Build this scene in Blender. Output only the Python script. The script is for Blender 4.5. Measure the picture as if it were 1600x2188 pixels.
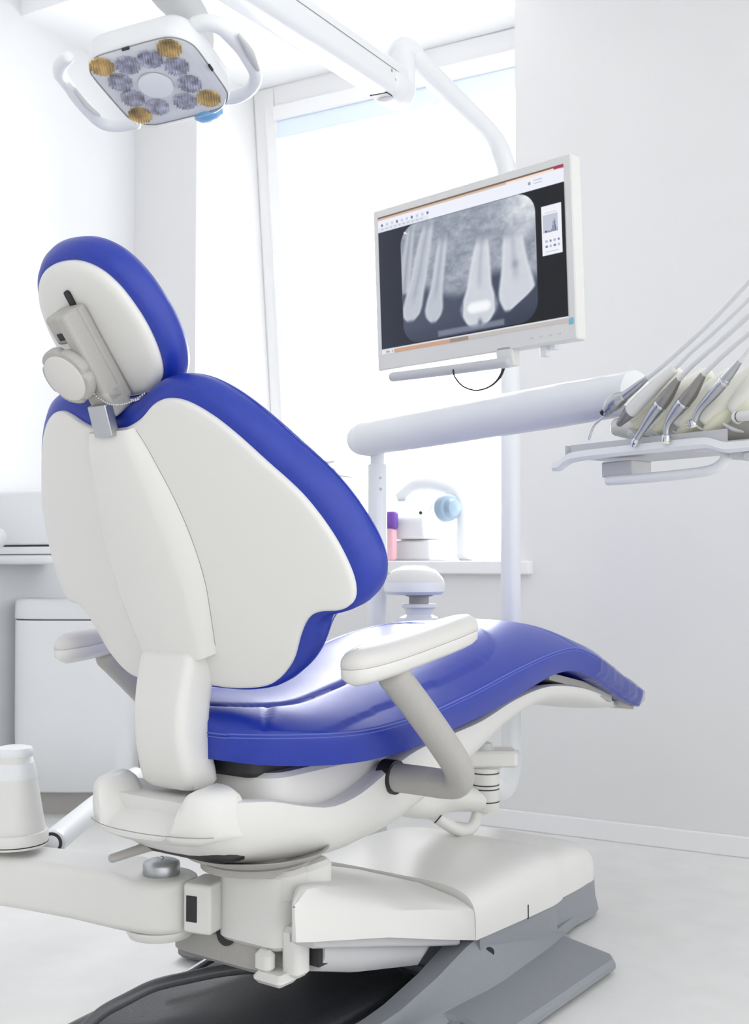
import bpy, bmesh, math, random
import numpy as np
from mathutils import Vector, Matrix

random.seed(4)
for o in list(bpy.data.objects):
    bpy.data.objects.remove(o)
scn = bpy.context.scene
COL = scn.collection

# ------------------------------------------------------------------ camera
F_PX, CAM_H = 2450.0, 0.88
PITCH = math.atan(106.0 / F_PX)
WA = math.atan(4300.0 / F_PX)          # the back wall's angle to the view


def rot(v):
    A = np.array([math.sin(WA), -math.cos(WA), 0]); N = np.array([math.cos(WA), math.sin(WA), 0])
    v = np.array(v, float)
    return np.array([v @ A, v @ N, v[2]])


FW = rot([0, math.cos(PITCH), math.sin(PITCH)])
UP = rot([0, -math.sin(PITCH), math.cos(PITCH)])
RT = rot([1., 0, 0])
CAM = np.array([0, 0, CAM_H])
Z = np.array([0, 0, 1.])

cd = bpy.data.cameras.new('camera')
cam = bpy.data.objects.new('camera', cd)
COL.objects.link(cam)
cam.matrix_world = Matrix(((RT[0], UP[0], -FW[0], 0), (RT[1], UP[1], -FW[1], 0), (RT[2], UP[2], -FW[2], CAM_H), (0, 0, 0, 1)))
cd.sensor_fit = 'VERTICAL'; cd.sensor_height = 36.0; cd.sensor_width = 36.0 * 1600 / 2188
cd.lens = F_PX / 2188 * 36.0
cd.dof.use_dof = True; cd.dof.focus_distance = 2.05; cd.dof.aperture_fstop = 9.0
cd.clip_start = 0.05
scn.camera = cam

# ------------------------------------------------------------------ light
scn.view_settings.view_transform = 'Standard'
scn.view_settings.look = 'None'
scn.view_settings.gamma = 1.0
scn.view_settings.use_curve_mapping = False
scn.view_settings.exposure = 0.0
SKY_WINDOW, SKY_ROOM, SKY_RIGHT = 13.5, 0.70, 1.15
SKY_TINT = (0.985, 0.995, 1.0)

world = bpy.data.worlds.new('sky'); scn.world = world; world.use_nodes = True
nt = world.node_tree; nt.nodes.clear()
wo = nt.nodes.new('ShaderNodeOutputWorld'); bg = nt.nodes.new('ShaderNodeBackground')
tc = nt.nodes.new('ShaderNodeTexCoord'); sx = nt.nodes.new('ShaderNodeSeparateXYZ')
mr = nt.nodes.new('ShaderNodeMapRange'); mr.interpolation_type = 'SMOOTHSTEP'
mr.inputs['From Min'].default_value = 0.35; mr.inputs['From Max'].default_value = 0.80
mr.inputs['To Min'].default_value = SKY_ROOM; mr.inputs['To Max'].default_value = SKY_WINDOW
mx = nt.nodes.new('ShaderNodeMapRange'); mx.interpolation_type = 'SMOOTHSTEP'
mx.inputs['From Min'].default_value = 0.0; mx.inputs['From Max'].default_value = 0.9
mx.inputs['To Min'].default_value = 0.0; mx.inputs['To Max'].default_value = SKY_RIGHT
ad = nt.nodes.new('ShaderNodeMath'); ad.operation = 'ADD'
bg.inputs['Color'].default_value = (*SKY_TINT, 1)
nt.links.new(tc.outputs['Generated'], sx.inputs[0])
vd = nt.nodes.new('ShaderNodeVectorMath'); vd.operation = 'DOT_PRODUCT'; vd.inputs[1].default_value = (-0.35, 0.936, 0.0)
nt.links.new(tc.outputs['Generated'], vd.inputs[0]); nt.links.new(vd.outputs['Value'], mr.inputs['Value']); nt.links.new(sx.outputs['X'], mx.inputs['Value'])
nt.links.new(mr.outputs[0], ad.inputs[0]); nt.links.new(mx.outputs[0], ad.inputs[1])
nt.links.new(ad.outputs[0], bg.inputs['Strength']); nt.links.new(bg.outputs[0], wo.inputs['Surface'])

# ------------------------------------------------------------------ materials
def srgb(c):
    return tuple(((x / 255) / 12.92 if x / 255 <= 0.04045 else ((x / 255 + 0.055) / 1.055) ** 2.4) for x in c)


def mat(name, rgb, rough=0.45, metal=0.0, coat=0.0, noise=None, bump=None, spec=0.5):
    m = bpy.data.materials.new(name); m.use_nodes = True
    n = m.node_tree; b = n.nodes['Principled BSDF']
    c = srgb(rgb)
    b.inputs['Base Color'].default_value = (*c, 1)
    b.inputs['Roughness'].default_value = rough; b.inputs['Metallic'].default_value = metal
    b.inputs['Coat Weight'].default_value = coat; b.inputs['Coat Roughness'].default_value = 0.3; b.inputs['Specular IOR Level'].default_value = spec
    t = n.nodes.new('ShaderNodeTexCoord')
    if noise:                                     # (scale, amount, detail)
        nz = n.nodes.new('ShaderNodeTexNoise'); nz.inputs['Scale'].default_value = noise[0]
        nz.inputs['Detail'].default_value = noise[2] if len(noise) > 2 else 4
        r = n.nodes.new('ShaderNodeValToRGB')
        k = noise[1]
        r.color_ramp.elements[0].position = 0.3; r.color_ramp.elements[1].position = 0.7
        r.color_ramp.elements[0].color = (*[x * (1 - k) for x in c], 1)
        r.color_ramp.elements[1].color = (*[min(1, x * (1 + k)) for x in c], 1)
        n.links.new(t.outputs['Object'], nz.inputs['Vector']); n.links.new(nz.outputs['Fac'], r.inputs[0])
        n.links.new(r.outputs[0], b.inputs['Base Color'])
    if bump:                                      # (scale, strength, distance)
        nb = n.nodes.new('ShaderNodeTexNoise'); nb.inputs['Scale'].default_value = bump[0]; nb.inputs['Detail'].default_value = 5
        bp = n.nodes.new('ShaderNodeBump'); bp.inputs['Strength'].default_value = bump[1]; bp.inputs['Distance'].default_value = bump[2]
        n.links.new(t.outputs['Object'], nb.inputs['Vector']); n.links.new(nb.outputs['Fac'], bp.inputs['Height'])
        n.links.new(bp.outputs[0], b.inputs['Normal'])
    return m


def clear(name, tint=(1, 1, 1), gloss=0.08, rough=0.03):
    m = bpy.data.materials.new(name); m.use_nodes = True
    n = m.node_tree; n.nodes.clear()
    o = n.nodes.new('ShaderNodeOutputMaterial'); mixn = n.nodes.new('ShaderNodeMixShader')
    tr = n.nodes.new('ShaderNodeBsdfTransparent'); gl = n.nodes.new('ShaderNodeBsdfGlossy')
    fr = n.nodes.new('ShaderNodeLayerWeight'); fr.inputs['Blend'].default_value = 0.5
    pw = n.nodes.new('ShaderNodeMath'); pw.operation = 'POWER'; pw.inputs[1].default_value = 5
    a = n.nodes.new('ShaderNodeMath'); a.operation = 'MULTIPLY_ADD'; a.inputs[1].default_value = 0.6; a.inputs[2].default_value = gloss
    tr.inputs[0].default_value = (*tint, 1); gl.inputs['Roughness'].default_value = rough
    n.links.new(fr.outputs['Facing'], pw.inputs[0]); n.links.new(pw.outputs[0], a.inputs[0]); n.links.new(a.outputs[0], mixn.inputs[0])
    n.links.new(tr.outputs[0], mixn.inputs[1]); n.links.new(gl.outputs[0], mixn.inputs[2]); n.links.new(mixn.outputs[0], o.inputs[0])
    return m


M = dict(
    wall=mat('wall_paint', (226, 226, 226), 0.75, bump=(260, 0.03, 0.001)),
    leftwall=mat('left_wall_paint', (224, 225, 227), 0.75, bump=(260, 0.03, 0.001)),
    ceiling=mat('ceiling_paint', (244, 245, 246), 0.8, bump=(200, 0.02, 0.001)),
    floor=mat('floor_vinyl', (230, 229, 227), 0.38, noise=(9, 0.035, 8), bump=(120, 0.03, 0.001)),
    trim=mat('trim_paint', (238, 238, 239), 0.4, bump=(90, 0.01, 0.001)),
    white=mat('white_plastic', (224, 223, 220), 0.33, bump=(700, 0.02, 0.0005)),
    cool=mat('cool_white_enamel', (232, 234, 236), 0.28, bump=(300, 0.01, 0.0005)),
    cream=mat('cream_silicone', (242, 241, 230), 0.4, bump=(300, 0.01, 0.0005)),
    yellow=mat('pale_yellow_silicone', (240, 238, 214), 0.45, bump=(300, 0.01, 0.0005)),
    lightgrey=mat('light_grey_plastic', (200, 201, 203), 0.45, bump=(500, 0.02, 0.0005)),
    warmgrey=mat('warm_grey_plastic', (176, 174, 170), 0.5, noise=(400, 0.05), bump=(500, 0.05, 0.0005)),
    padgrey=mat('pale_grey_pad', (216, 214, 211), 0.5, bump=(500, 0.03, 0.0005)),
    basegrey=mat('grey_enamel', (140, 144, 150), 0.42, noise=(300, 0.05), bump=(450, 0.06, 0.0005)),
    dark=mat('dark_plastic', (38, 38, 40), 0.5, bump=(500, 0.05, 0.0005)),
    black=mat('black_rubber', (22, 23, 26), 0.45, bump=(300, 0.3, 0.0012)),
    blackplate=mat('black_textured_plate', (50, 51, 56), 0.32, bump=(420, 0.5, 0.0015)),
    chrome=mat('brushed_steel', (214, 216, 220), 0.2, metal=1.0, bump=(300, 0.02, 0.0005)),
    steel=mat('satin_steel', (186, 188, 192), 0.36, metal=1.0, bump=(500, 0.04, 0.0005)),
    motor=mat('titanium_grey_metal', (150, 147, 143), 0.4, metal=0.6, bump=(500, 0.04, 0.0005)),
    blue=mat('blue_leather', (20, 49, 160), 0.40, coat=0.12, noise=(60, 0.06), bump=(420, 0.16, 0.0012), spec=0.55),
    stitch=mat('blue_stitch', (92, 108, 196), 0.6, bump=(900, 0.2, 0.0005)),
    seam=mat('blue_seam', (26, 36, 110), 0.6, bump=(900, 0.2, 0.0005)),
    groove=mat('seam_grey', (150, 150, 150), 0.6, bump=(900, 0.05, 0.0005)),
    lampblue=mat('sky_blue_plastic', (120, 176, 222), 0.35, bump=(300, 0.01, 0.0005)),
    mirror=mat('faceted_reflector', (205, 205, 214), 0.24, metal=0.8, noise=(70, 0.35)),
    amber=mat('amber_reflector', (214, 188, 134), 0.25, metal=0.4, noise=(40, 0.5)),
    frost=mat('frosted_white_disc', (236, 238, 240), 0.5, bump=(300, 0.02, 0.0005)),
    paleblue=mat('pale_blue_strip', (226, 238, 255), 0.6, bump=(300, 0.02, 0.0005)),
    purple=mat('purple_plastic', (120, 74, 176), 0.4, noise=(12, 0.25)),
    pink=mat('pink_plastic', (240, 190, 200), 0.5, noise=(12, 0.1)),
    tealgrey=mat('blue_grey_plastic', (150, 172, 192), 0.35, noise=(30, 0.05)),
    cyan=mat('cyan_sticker', (120, 200, 226), 0.5, noise=(60, 0.2)),
    tube=mat('grey_hose', (222, 223, 224), 0.35, bump=(300, 0.01, 0.0005)),
    darkhose=mat('dark_grey_hose', (96, 98, 102), 0.3, noise=(60, 0.06), bump=(300, 0.02, 0.0005)),
    glass=clear('window_glass', gloss=0.02),
    lens=clear('clear_acrylic', tint=(0.985, 0.987, 0.992), gloss=0.03),
    film=clear('clear_plastic_film', tint=(0.95, 0.955, 0.97), gloss=0.05, rough=0.2),
)
n_ = M['film'].node_tree                              # crumples in the film
tx_ = n_.nodes.new('ShaderNodeTexCoord'); nz_ = n_.nodes.new('ShaderNodeTexNoise'); nz_.inputs['Scale'].default_value = 22; nz_.inputs['Distortion'].default_value = 1.5
bp_ = n_.nodes.new('ShaderNodeBump'); bp_.inputs['Strength'].default_value = 0.6; bp_.inputs['Distance'].default_value = 0.02
n_.links.new(tx_.outputs['Object'], nz_.inputs['Vector']); n_.links.new(nz_.outputs['Fac'], bp_.inputs['Height'])
for nd in n_.nodes:
    if nd.type == 'BSDF_GLOSSY':
        n_.links.new(bp_.outputs[0], nd.inputs['Normal'])

# ------------------------------------------------------------------ helpers
ROOT = {}                                             # object name -> world matrix of its thing


def thing(name, label, cat, loc=(0, 0, 0), rz=0.0, group=None):
    o = bpy.data.objects.new(name, None); COL.objects.link(o)
    o.empty_display_size = 0.05
    o.location = tuple(loc); o.rotation_euler = (0, 0, rz)
    o['label'] = label; o['category'] = cat
    if group: o['group'] = group
    ROOT[o.name] = Matrix.Translation(Vector(loc)) @ Matrix.Rotation(rz, 4, 'Z')
    return o


def mk(name, geo, m, parent=None, bevel=0.0, sub=0, smooth=40, seg=3, label=None):
    """link world-space geometry as ONE mesh object, in its parent's space"""
    V, Fc = geo
    me = bpy.data.meshes.new(name)
    W = ROOT[parent.name] if parent else Matrix.Identity(4)
    inv = W.inverted()
    me.from_pydata([tuple(inv @ Vector(tuple(v))) for v in V], [], [tuple(f) for f in Fc])
    bm = bmesh.new(); bm.from_mesh(me)
    bmesh.ops.remove_doubles(bm, verts=bm.verts, dist=1e-6)
    bmesh.ops.recalc_face_normals(bm, faces=bm.faces)
    bm.to_mesh(me); bm.free()
    me.materials.append(m)
    if smooth is not None:
        me.shade_smooth()
        me.set_sharp_from_angle(angle=math.radians(smooth))
    o = bpy.data.objects.new(name, me); COL.objects.link(o)
    if parent:
        o.parent = parent
    ROOT[o.name] = W
    if bevel:
        b = o.modifiers.new('bevel', 'BEVEL'); b.width = bevel; b.segments = seg; b.limit_method = 'ANGLE'; b.angle_limit = math.radians(35)
        b.harden_normals = False
    if sub:
        s = o.modifiers.new('subsurf', 'SUBSURF'); s.levels = sub; s.render_levels = sub
    if label: o['label'] = label
    return o


def tag(o, label, cat, group=None, kind=None):
    if label: o['label'] = label
    if cat: o['category'] = cat
    if group: o['group'] = group
    if kind: o['kind'] = kind
    return o


def struct(name, geo, m, **k):
    o = mk(name, geo, m, **k); o['kind'] = 'structure'
    return o


def join(*gs):
    V, Fc = [], []
    for v, f in gs:
        n = len(V); V += [tuple(x) for x in v]; Fc += [tuple(i + n for i in q) for q in f]
    return V, Fc


def loft(rings, cap=True, close=False):
    n = len(rings[0]); V = [tuple(p) for r in rings for p in r]; Fc = []
    m = len(rings)
    for i in range(m if close else m - 1):
        for j in range(n):
            a, b = i * n + j, i * n + (j + 1) % n
            c, d = ((i + 1) % m) * n + (j + 1) % n, ((i + 1) % m) * n + j
            Fc.append((a, b, c, d))
    if cap and not close:
        Fc.append(tuple(range(n))[::-1]); Fc.append(tuple((m - 1) * n + j for j in range(n)))
    return V, Fc


def crom(P, n, closed=False):
    """Catmull-Rom through P, n points, evenly spaced"""
    P = [np.array(p, float) for p in P]; k = len(P); out = []
    segs = k if closed else k - 1
    for i in range(segs):
        if closed:
            p0, p1, p2, p3 = P[i - 1], P[i], P[(i + 1) % k], P[(i + 2) % k]
        else:
            p1, p2 = P[i], P[i + 1]
            p0 = P[i - 1] if i > 0 else 2 * p1 - p2
            p3 = P[i + 2] if i + 2 < k else 2 * p2 - p1
        for t in np.linspace(0, 1, 16, endpoint=False):
            out.append(0.5 * ((2 * p1) + (-p0 + p2) * t + (2 * p0 - 5 * p1 + 4 * p2 - p3) * t * t + (-p0 + 3 * p1 - 3 * p2 + p3) * t ** 3))
    out.append(P[0] if closed else P[-1])
    out = np.array(out); d = np.r_[0, np.cumsum(np.linalg.norm(np.diff(out, axis=0), axis=1))]
    s = np.linspace(0, d[-1], n + 1)[:-1] if closed else np.linspace(0, d[-1], n)
    return np.stack([np.interp(s, d, out[:, i]) for i in range(out.shape[1])], 1)


def tube(path, r, n=20, steps=48, smooth=True, round_end=True, flat=1.0, flat_dir=None):
    P = crom(path, steps) if smooth else np.array(path, float)
    k = len(P)
    rr = np.full(k, float(r)) if np.isscalar(r) else np.interp(np.linspace(0, 1, k), np.linspace(0, 1, len(r)), r)
    T = np.gradient(P, axis=0); T /= np.linalg.norm(T, axis=1)[:, None]
    a = np.array([0, 0, 1.]) if abs(T[0][2]) < 0.9 else np.array([1., 0, 0])
    if flat_dir is not None: a = np.array(flat_dir, float)
    N = a - T[0] * (a @ T[0]); N /= np.linalg.norm(N)
    rings = []
    ang = np.linspace(0, 2 * math.pi, n, endpoint=False)
    fr = []
    for i in range(k):
        N = N - T[i] * (N @ T[i]); N /= np.linalg.norm(N); fr.append((N, np.cross(T[i], N)))

    def ring(c, f, q):
        return [c + f[0] * math.cos(t) * q * flat + f[1] * math.sin(t) * q for t in ang]
    if round_end:
        for e in (80, 55, 28):
            e = math.radians(e); rings.append(ring(P[0] - T[0] * rr[0] * 0.6 * math.sin(e), fr[0], rr[0] * math.cos(e)))
    for i in range(k): rings.append(ring(P[i], fr[i], rr[i]))
    if round_end:
        for e in (28, 55, 80):
            e = math.radians(e); rings.append(ring(P[-1] + T[-1] * rr[-1] * 0.6 * math.sin(e), fr[-1], rr[-1] * math.cos(e)))
    return loft(rings)


def lathe(prof, O, axis=(0, 0, 1), n=40):
    A = np.array(axis, float); A /= np.linalg.norm(A)
    h = np.array([1., 0, 0]) if abs(A[0]) < 0.8 else np.array([0, 1., 0])
    X = h - A * (h @ A); X /= np.linalg.norm(X); Y = np.cross(A, X)
    O = np.array(O, float)
    return loft([[O + A * z + (X * math.cos(t) + Y * math.sin(t)) * max(r, 1e-4) for t in np.linspace(0, 2 * math.pi, n, endpoint=False)] for r, z in prof])


def box(c, s, ax=None):
    c = np.array(c, float)
    X, Y, Q = ax if ax else (np.array([1., 0, 0]), np.array([0, 1., 0]), Z)
    V = [c + X * s[0] / 2 * i + Y * s[1] / 2 * j + Q * s[2] / 2 * k for k in (-1, 1) for j in (-1, 1) for i in (-1, 1)]
    return V, [(0, 2, 3, 1), (4, 5, 7, 6), (0, 1, 5, 4), (2, 6, 7, 3), (0, 4, 6, 2), (1, 3, 7, 5)]


def box2(lo, hi):
    lo = np.array(lo, float); hi = np.array(hi, float)
    return box((lo + hi) / 2, hi - lo)


def rrect(w, h, r, k=6):
    out = []
    for cx, cy, a0 in ((1, 1, 0), (-1, 1, 90), (-1, -1, 180), (1, -1, 270)):
        for i in range(k):
            t = math.radians(a0 + 90 * i / (k - 1))
            out.append((cx * (w / 2 - r) + r * math.cos(t), cy * (h / 2 - r) + r * math.sin(t)))
    return np.array(out)


def prism(poly, f, w0, w1, e=0.0):
    """poly 2-D, f(x, y, w) -> 3-D; edges eased by e"""
    poly = np.array(poly, float)
    if e:
        q = offset(poly, -e)
        L = [(q, w0), (poly, w0 + e), (poly, w1 - e), (q, w1)]
    else:
        L = [(poly, w0), (poly, w1)]
    return loft([[f(p[0], p[1], w) for p in pl] for pl, w in L])


def offset(P, d):
    """offset a closed 2-D outline outwards by d"""
    P = np.array(P, float)
    area = 0.5 * np.sum(P[:, 0] * np.roll(P[:, 1], -1) - np.roll(P[:, 0], -1) * P[:, 1])
    t = np.roll(P, -1, 0) - np.roll(P, 1, 0); t /= (np.linalg.norm(t, axis=1)[:, None] + 1e-12)
    nrm = np.stack([t[:, 1], -t[:, 0]], 1) * (1 if area > 0 else -1)
    return P + nrm * d


def offset_up(P, d):
    """offset outwards, less where the edge looks down"""
    Q = offset(P, 1.0) - np.array(P, float)
    k = 1 - .5 * np.clip(-Q[:, 1] * 1.25, 0, 1)
    return np.array(P, float) + Q * smoothp(np.stack([k, k], 1), 6) * d


def smoothp(P, k=3):
    for _ in range(k): P = 0.25 * np.roll(P, 1, 0) + 0.5 * P + 0.25 * np.roll(P, -1, 0)
    return P


def pad(out, f, prof, center=None, inner=(0.85, 0.6, 0.3), offset=offset):
    """cushion: outline rings at (offset, w), closed at both ends by shrinking to the centre"""
    out = np.array(out, float)
    c = np.array(center if center is not None else out.mean(0), float)
    rings = []
    first = offset(out, prof[0][0]); last = offset(out, prof[-1][0])
    for k in reversed(inner): rings.append((c + (first - c) * k, prof[0][1]))
    for d, w in prof: rings.append((offset(out, d), w))
    for k in inner: rings.append((c + (last - c) * k, prof[-1][1]))
    return loft([[f(p[0], p[1], w) for p in r] for r, w in rings])


def at(x, y, depth):
    """the point seen at photo position (x, y), depth metres in front of the camera"""
    return CAM + (FW + RT * (x - 800) / F_PX - UP * (y - 1094) / F_PX) * depth


def interp(u, xs, ys):
    """smooth (monotone-ish cubic) interpolation"""
    xs = np.array(xs, float); ys = np.array(ys, float)
    m = np.gradient(ys, xs)
    i = int(np.clip(np.searchsorted(xs, u) - 1, 0, len(xs) - 2)); h = xs[i + 1] - xs[i]; t = min(max((u - xs[i]) / h, 0), 1)
    return ((1 + 2 * t) * (1 - t) ** 2 * ys[i] + t * (1 - t) ** 2 * h * m[i] + t * t * (3 - 2 * t) * ys[i + 1] + t * t * (t - 1) * h * m[i + 1])


# ------------------------------------------------------------------ the room
CEIL, WY, LX, NX0, NX1 = 2.875, 3.552, -3.16, -2.836, -1.477
NY = 4.10                                             # back of the window niche
RX = 1.6

struct('floor', box2((LX - 0.1, -2.2, -0.1), (RX, WY + 0.1, 0.0)), M['floor'])
struct('wall_left', box2((LX - 0.12, -2.2, 0.0), (LX, WY + 0.7, 3.2)), M['leftwall'])
struct('wall_back', join(
    box2((LX, WY, 0.0), (NX0, WY + 0.7, 3.2)),
    box2((NX1, WY, 0.0), (RX, WY + 0.7, 3.2)),
    box2((NX0, WY, 0.0), (NX1, WY + 0.7, 0.838))), M['wall'])
struct('ceiling', join(
    box2((LX, 2.935, CEIL), (RX, WY, CEIL + 0.3)),
    box2((NX0, WY, CEIL + 0.012), (NX1, WY + 0.7, CEIL + 0.3)),
    box2((LX, -2.2, CEIL + 0.2), (RX, 2.935, CEIL + 0.3))), M['ceiling'])
struct('baseboard_back', box2((LX, WY - 0.014, 0.0), (RX, WY, 0.062)), M['trim'], bevel=0.004)
struct('trim_1', box2((NX0 - 0.04, WY - 0.035, 0.838), (NX1 + 0.055, WY + 0.55, 0.883)), M['trim'], bevel=0.006)   # the window board


# the window leans: its top stands further into the room
def win(X, z, dy=0.0):
    return np.array([X, 3.93 + (2.86 - z) * 0.102 + dy, z])


def wbar(x0, x1, z0, z1, y0=0.0, y1=0.06):
    V = [win(x, z, y) for y in (y0, y1) for z in (z0, z1) for x in (x0, x1)]
    return V, [(0, 1, 3, 2), (4, 6, 7, 5), (0, 4, 5, 1), (2, 3, 7, 6), (0, 2, 6, 4), (1, 5, 7, 3)]


wroot = thing('window_1', '', '', (-2.15, 4.0, 0.883)); wroot['kind'] = 'structure'
del wroot['label']; del wroot['category']
X0, X1, ZT, ZB = NX0, NX1, CEIL + 0.012, 0.885
mk('window_frame', join(wbar(X0, X0 + 0.105, ZB, ZT), wbar(X1 - 0.06, X1, ZB, ZT), wbar(X0 + 0.105, X1 - 0.06, 2.765, ZT), wbar(X0 + 0.105, X1 - 0.06, ZB, ZB + 0.07)), M['trim'], wroot, bevel=0.006)
mk('sash', join(wbar(X0 + 0.065, X0 + 0.118, ZB + 0.03, 2.79, -0.012, 0.0), wbar(X0 + 0.118, X1 - 0.02, 2.738, 2.79, -0.03, 0.0)), M['trim'], wroot, bevel=0.004)
mk('sky_gap_strip', wbar(X0 + 0.108, X1 - 0.055, 2.664, 2.738, -0.006, 0.02), M['paleblue'], wroot, bevel=0.004, label='pale blue strip standing in for a gap of sky')  # solid coloured strip stands in for sky seen through the gap
mk('pane', wbar(X0 + 0.1, X1 - 0.055, ZB + 0.06, 2.77, 0.03, 0.036), M['glass'], wroot)

# ------------------------------------------------------------------ dental chair
CA = math.radians(35.8)
D = rot([math.sin(CA), math.cos(CA), 0]); R = rot([math.cos(CA), -math.sin(CA), 0])
CO = rot([-.331, 2.0265, 0])
CYAW = math.atan2(D[1], D[0])


def cw(u, v, z):
    """chair space: u towards the foot end, v to the chair's right, z up"""
    return CO + D * u + R * v + Z * z


chair = thing('dental_chair', 'blue and white dental chair with a separate oval headrest, its back to the viewer', 'dental chair', CO, CYAW)

# --- base ---------------------------------------------------------------
def slab(poly, z0, z1, e=0.006):
    return prism(poly, lambda x, y, w: cw(x, y, w), z0, z1, e)


half = [(1.27, 0.0), (1.27, 0.17), (1.22, 0.205), (0.965, 0.235), (0.95, 0.26), (0.90, 0.395), (0.865, 0.418), (0.42, 0.42), (0.385, 0.405), (0.385, 0.36), (0.41, 0.31), (0.40, 0.28), (0.32, 0.262), (0.20, 0.245), (0.18, 0.20), (0.25, 0.165), (0.50, 0.16), (0.58, 0.12), (0.58, 0.0)]
left = half[:13] + [(0.46, 0.25), (0.52, 0.16), (0.58, 0.12), (0.58, 0.0)]
flat = half + [(a, -b) for a, b in left[::-1][1:-1]]
base_plate = join(slab(flat, 0.006, 0.032, 0.008))
for s in (1, -1):
    rings = []
    if s < 0: continue
    for u, w, h, v in ((0.20, 0.030, 0.034, 0.205), (0.34, 0.034, 0.045, 0.205), (0.46, 0.036, 0.070, 0.207), (0.56, 0.040, 0.102, 0.210), (0.63, 0.042, 0.112, 0.207), (0.72, 0.040, 0.100, 0.202), (0.84, 0.036, 0.070, 0.198), (0.96, 0.030, 0.040, 0.190)):
        rings.append([cw(u, s * (v + a), b) for a, b in ((-w - .02, .02), (-w, h * .75), (-w * .7, h), (w * .5, h), (w * .9, h * .75), (w + .03, .036), (w + .05, .02))])
    base_plate = join(base_plate, loft(rings))
for u0, u1, w_, zt in ((0.60, 0.985, .240, .110), (0.97, 1.262, .207, .089)):
    base_plate = join(base_plate, loft([[cw(u, v, z) for u, v in [(u0, -w), (u0, w), (u1 - .08, w - .002), (u1 - .02, w - .014), (u1, w - .045), (u1, -w + .045), (u1 - .02, -w + .014), (u1 - .08, -w + .002)]] for z, w in ((0.01, w_ + .012), (.045, w_ + .003), (zt, w_))]))
bp = mk('base_plate', base_plate, M['basegrey'], chair, smooth=35, label='grey floor base with side wings and two legs')
mk('bolt', lathe([(0.011, 0), (0.011, 0.003)], cw(0.628, 0.245, 0.078), R - D * .7), M['dark'], bp)

# white cover over the base
def dome(u0, u1, w, z0, zt, nose):
    rings = []
    for k in np.linspace(0, 1, 26):
        u = u0 + (u1 - u0) * k
        ww = interp(k, [0, .35, .7, .9, 1], w); zz = interp(k, [0, .35, .7, .9, 1], zt); zb = z0 if np.isscalar(z0) else interp(k, [0, .35, .7, .9, 1], z0)
        q = []
        for t in np.linspace(0, math.pi, 29):
            c, s_ = math.cos(t), math.sin(t)
            q.append(cw(u, ww * math.copysign(abs(c) ** 0.35, c), zb + (zz - zb) * abs(s_) ** 0.42))
        rings.append(q)
    return loft(rings)


mk('base_cover', dome(0.585, 0.985, [.240, .243, .243, .240, .234], [.112, .108, .103, .100, .100], [.215, .222, .226, .222, .214], .1), M['white'], chair, label='white domed cover over the base')
mk('end_cover', dome(0.95, 1.265, [.208, .210, .206, .195, .16], .088, [.200, .196, .186, .165, .125], .1), M['white'], chair)
mk('cover_notch', box(cw(0.80, 0.2425, 0.118), (0.004, 0.004, 0.03), (D, R, Z)), M['dark'], chair)

# lifting arm under its white cover
rings = []
for u, zt, zb, w, m in ((0.010, .330, .262, .2445, .236), (0.018, .334, .260, .2455, .228), (0.05, .331, .252, .246, .205), (0.10, .322, .241, .246, .17), (0.2, .296, .218, .246, .11), (.27, .280, .202, .246, .0), (.33, .265, .185, .247, -.16), (0.4, .250, .165, .247, -.20), (0.57, .206, .118, .247, -.20), (0.578, .200, .118, .243, -.20)):
    rings.append([cw(u, a, b) for a, b in ((m, zb), (m, zt - .014), (m + .1 * (w - m), zt + .002 - .012 * (u < .03)), (m + (w - m) * .35, zt + .008 - .018 * (u < .03)), (m + (w - m) * .7, zt + .005 - .018 * (u < .03)), (w - .1 * (w - m) - .004, zt - .010), (w - .05 * (w - m) - .003, zt - .018), (w - .003, zt - .030), (w, zb))])
mk('lift_arm_cover', loft(rings), M['white'], chair, smooth=50, label='white sloping cover of the lifting arm')
rings = []
for u, zt, zb, w in ((0.085, .245, .226, .222), (0.2, .215, .197, .226), (.29, .194, .174, .226), (.31, .189, .169, .226), (0.4, .165, .145, .226), (0.55, .128, .108, .224)):
    m = .165 if u < .3 else -w
    rings.append([cw(u, a, b) for a, b in ((m, zb), (m, zt), (w, zt), (w, zb + .004), (w - .006, zb))])
mk('lift_arm_rail', loft(rings), M['lightgrey'], chair, bevel=0.003)
rings = []
for u, zt, zb, w in ((0.135, .222, .165, .205), (0.25, .192, .130, .205), (0.45, .140, .085, .20), (0.50, .128, .098, .19)):
    rings.append([cw(u, a, b) for a, b in ((-w, zt), (w, zt), (w, zb + .03), (w - .012, zb + .006), (w - .035, zb), (-w + .03, zb), (-w, zb + .03))])
mk('lift_arm_trough', loft(rings), M['lightgrey'], chair, smooth=50)
mk('pivot_gap', box(cw(0.145, 0.145, .205), (.04, .11, .05), (D, R, Z)), M['dark'], chair)

# block that carries the seat
def rbl(u0, u1, v0, v1, z0, z1, r=0.02, k=6, e=0.008):
    q = rrect(u1 - u0, v1 - v0, r, k) + np.array([(u0 + u1) / 2, (v0 + v1) / 2])
    return prism(q, lambda a, b, w: cw(a, b, w), z0, z1, e)


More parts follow.
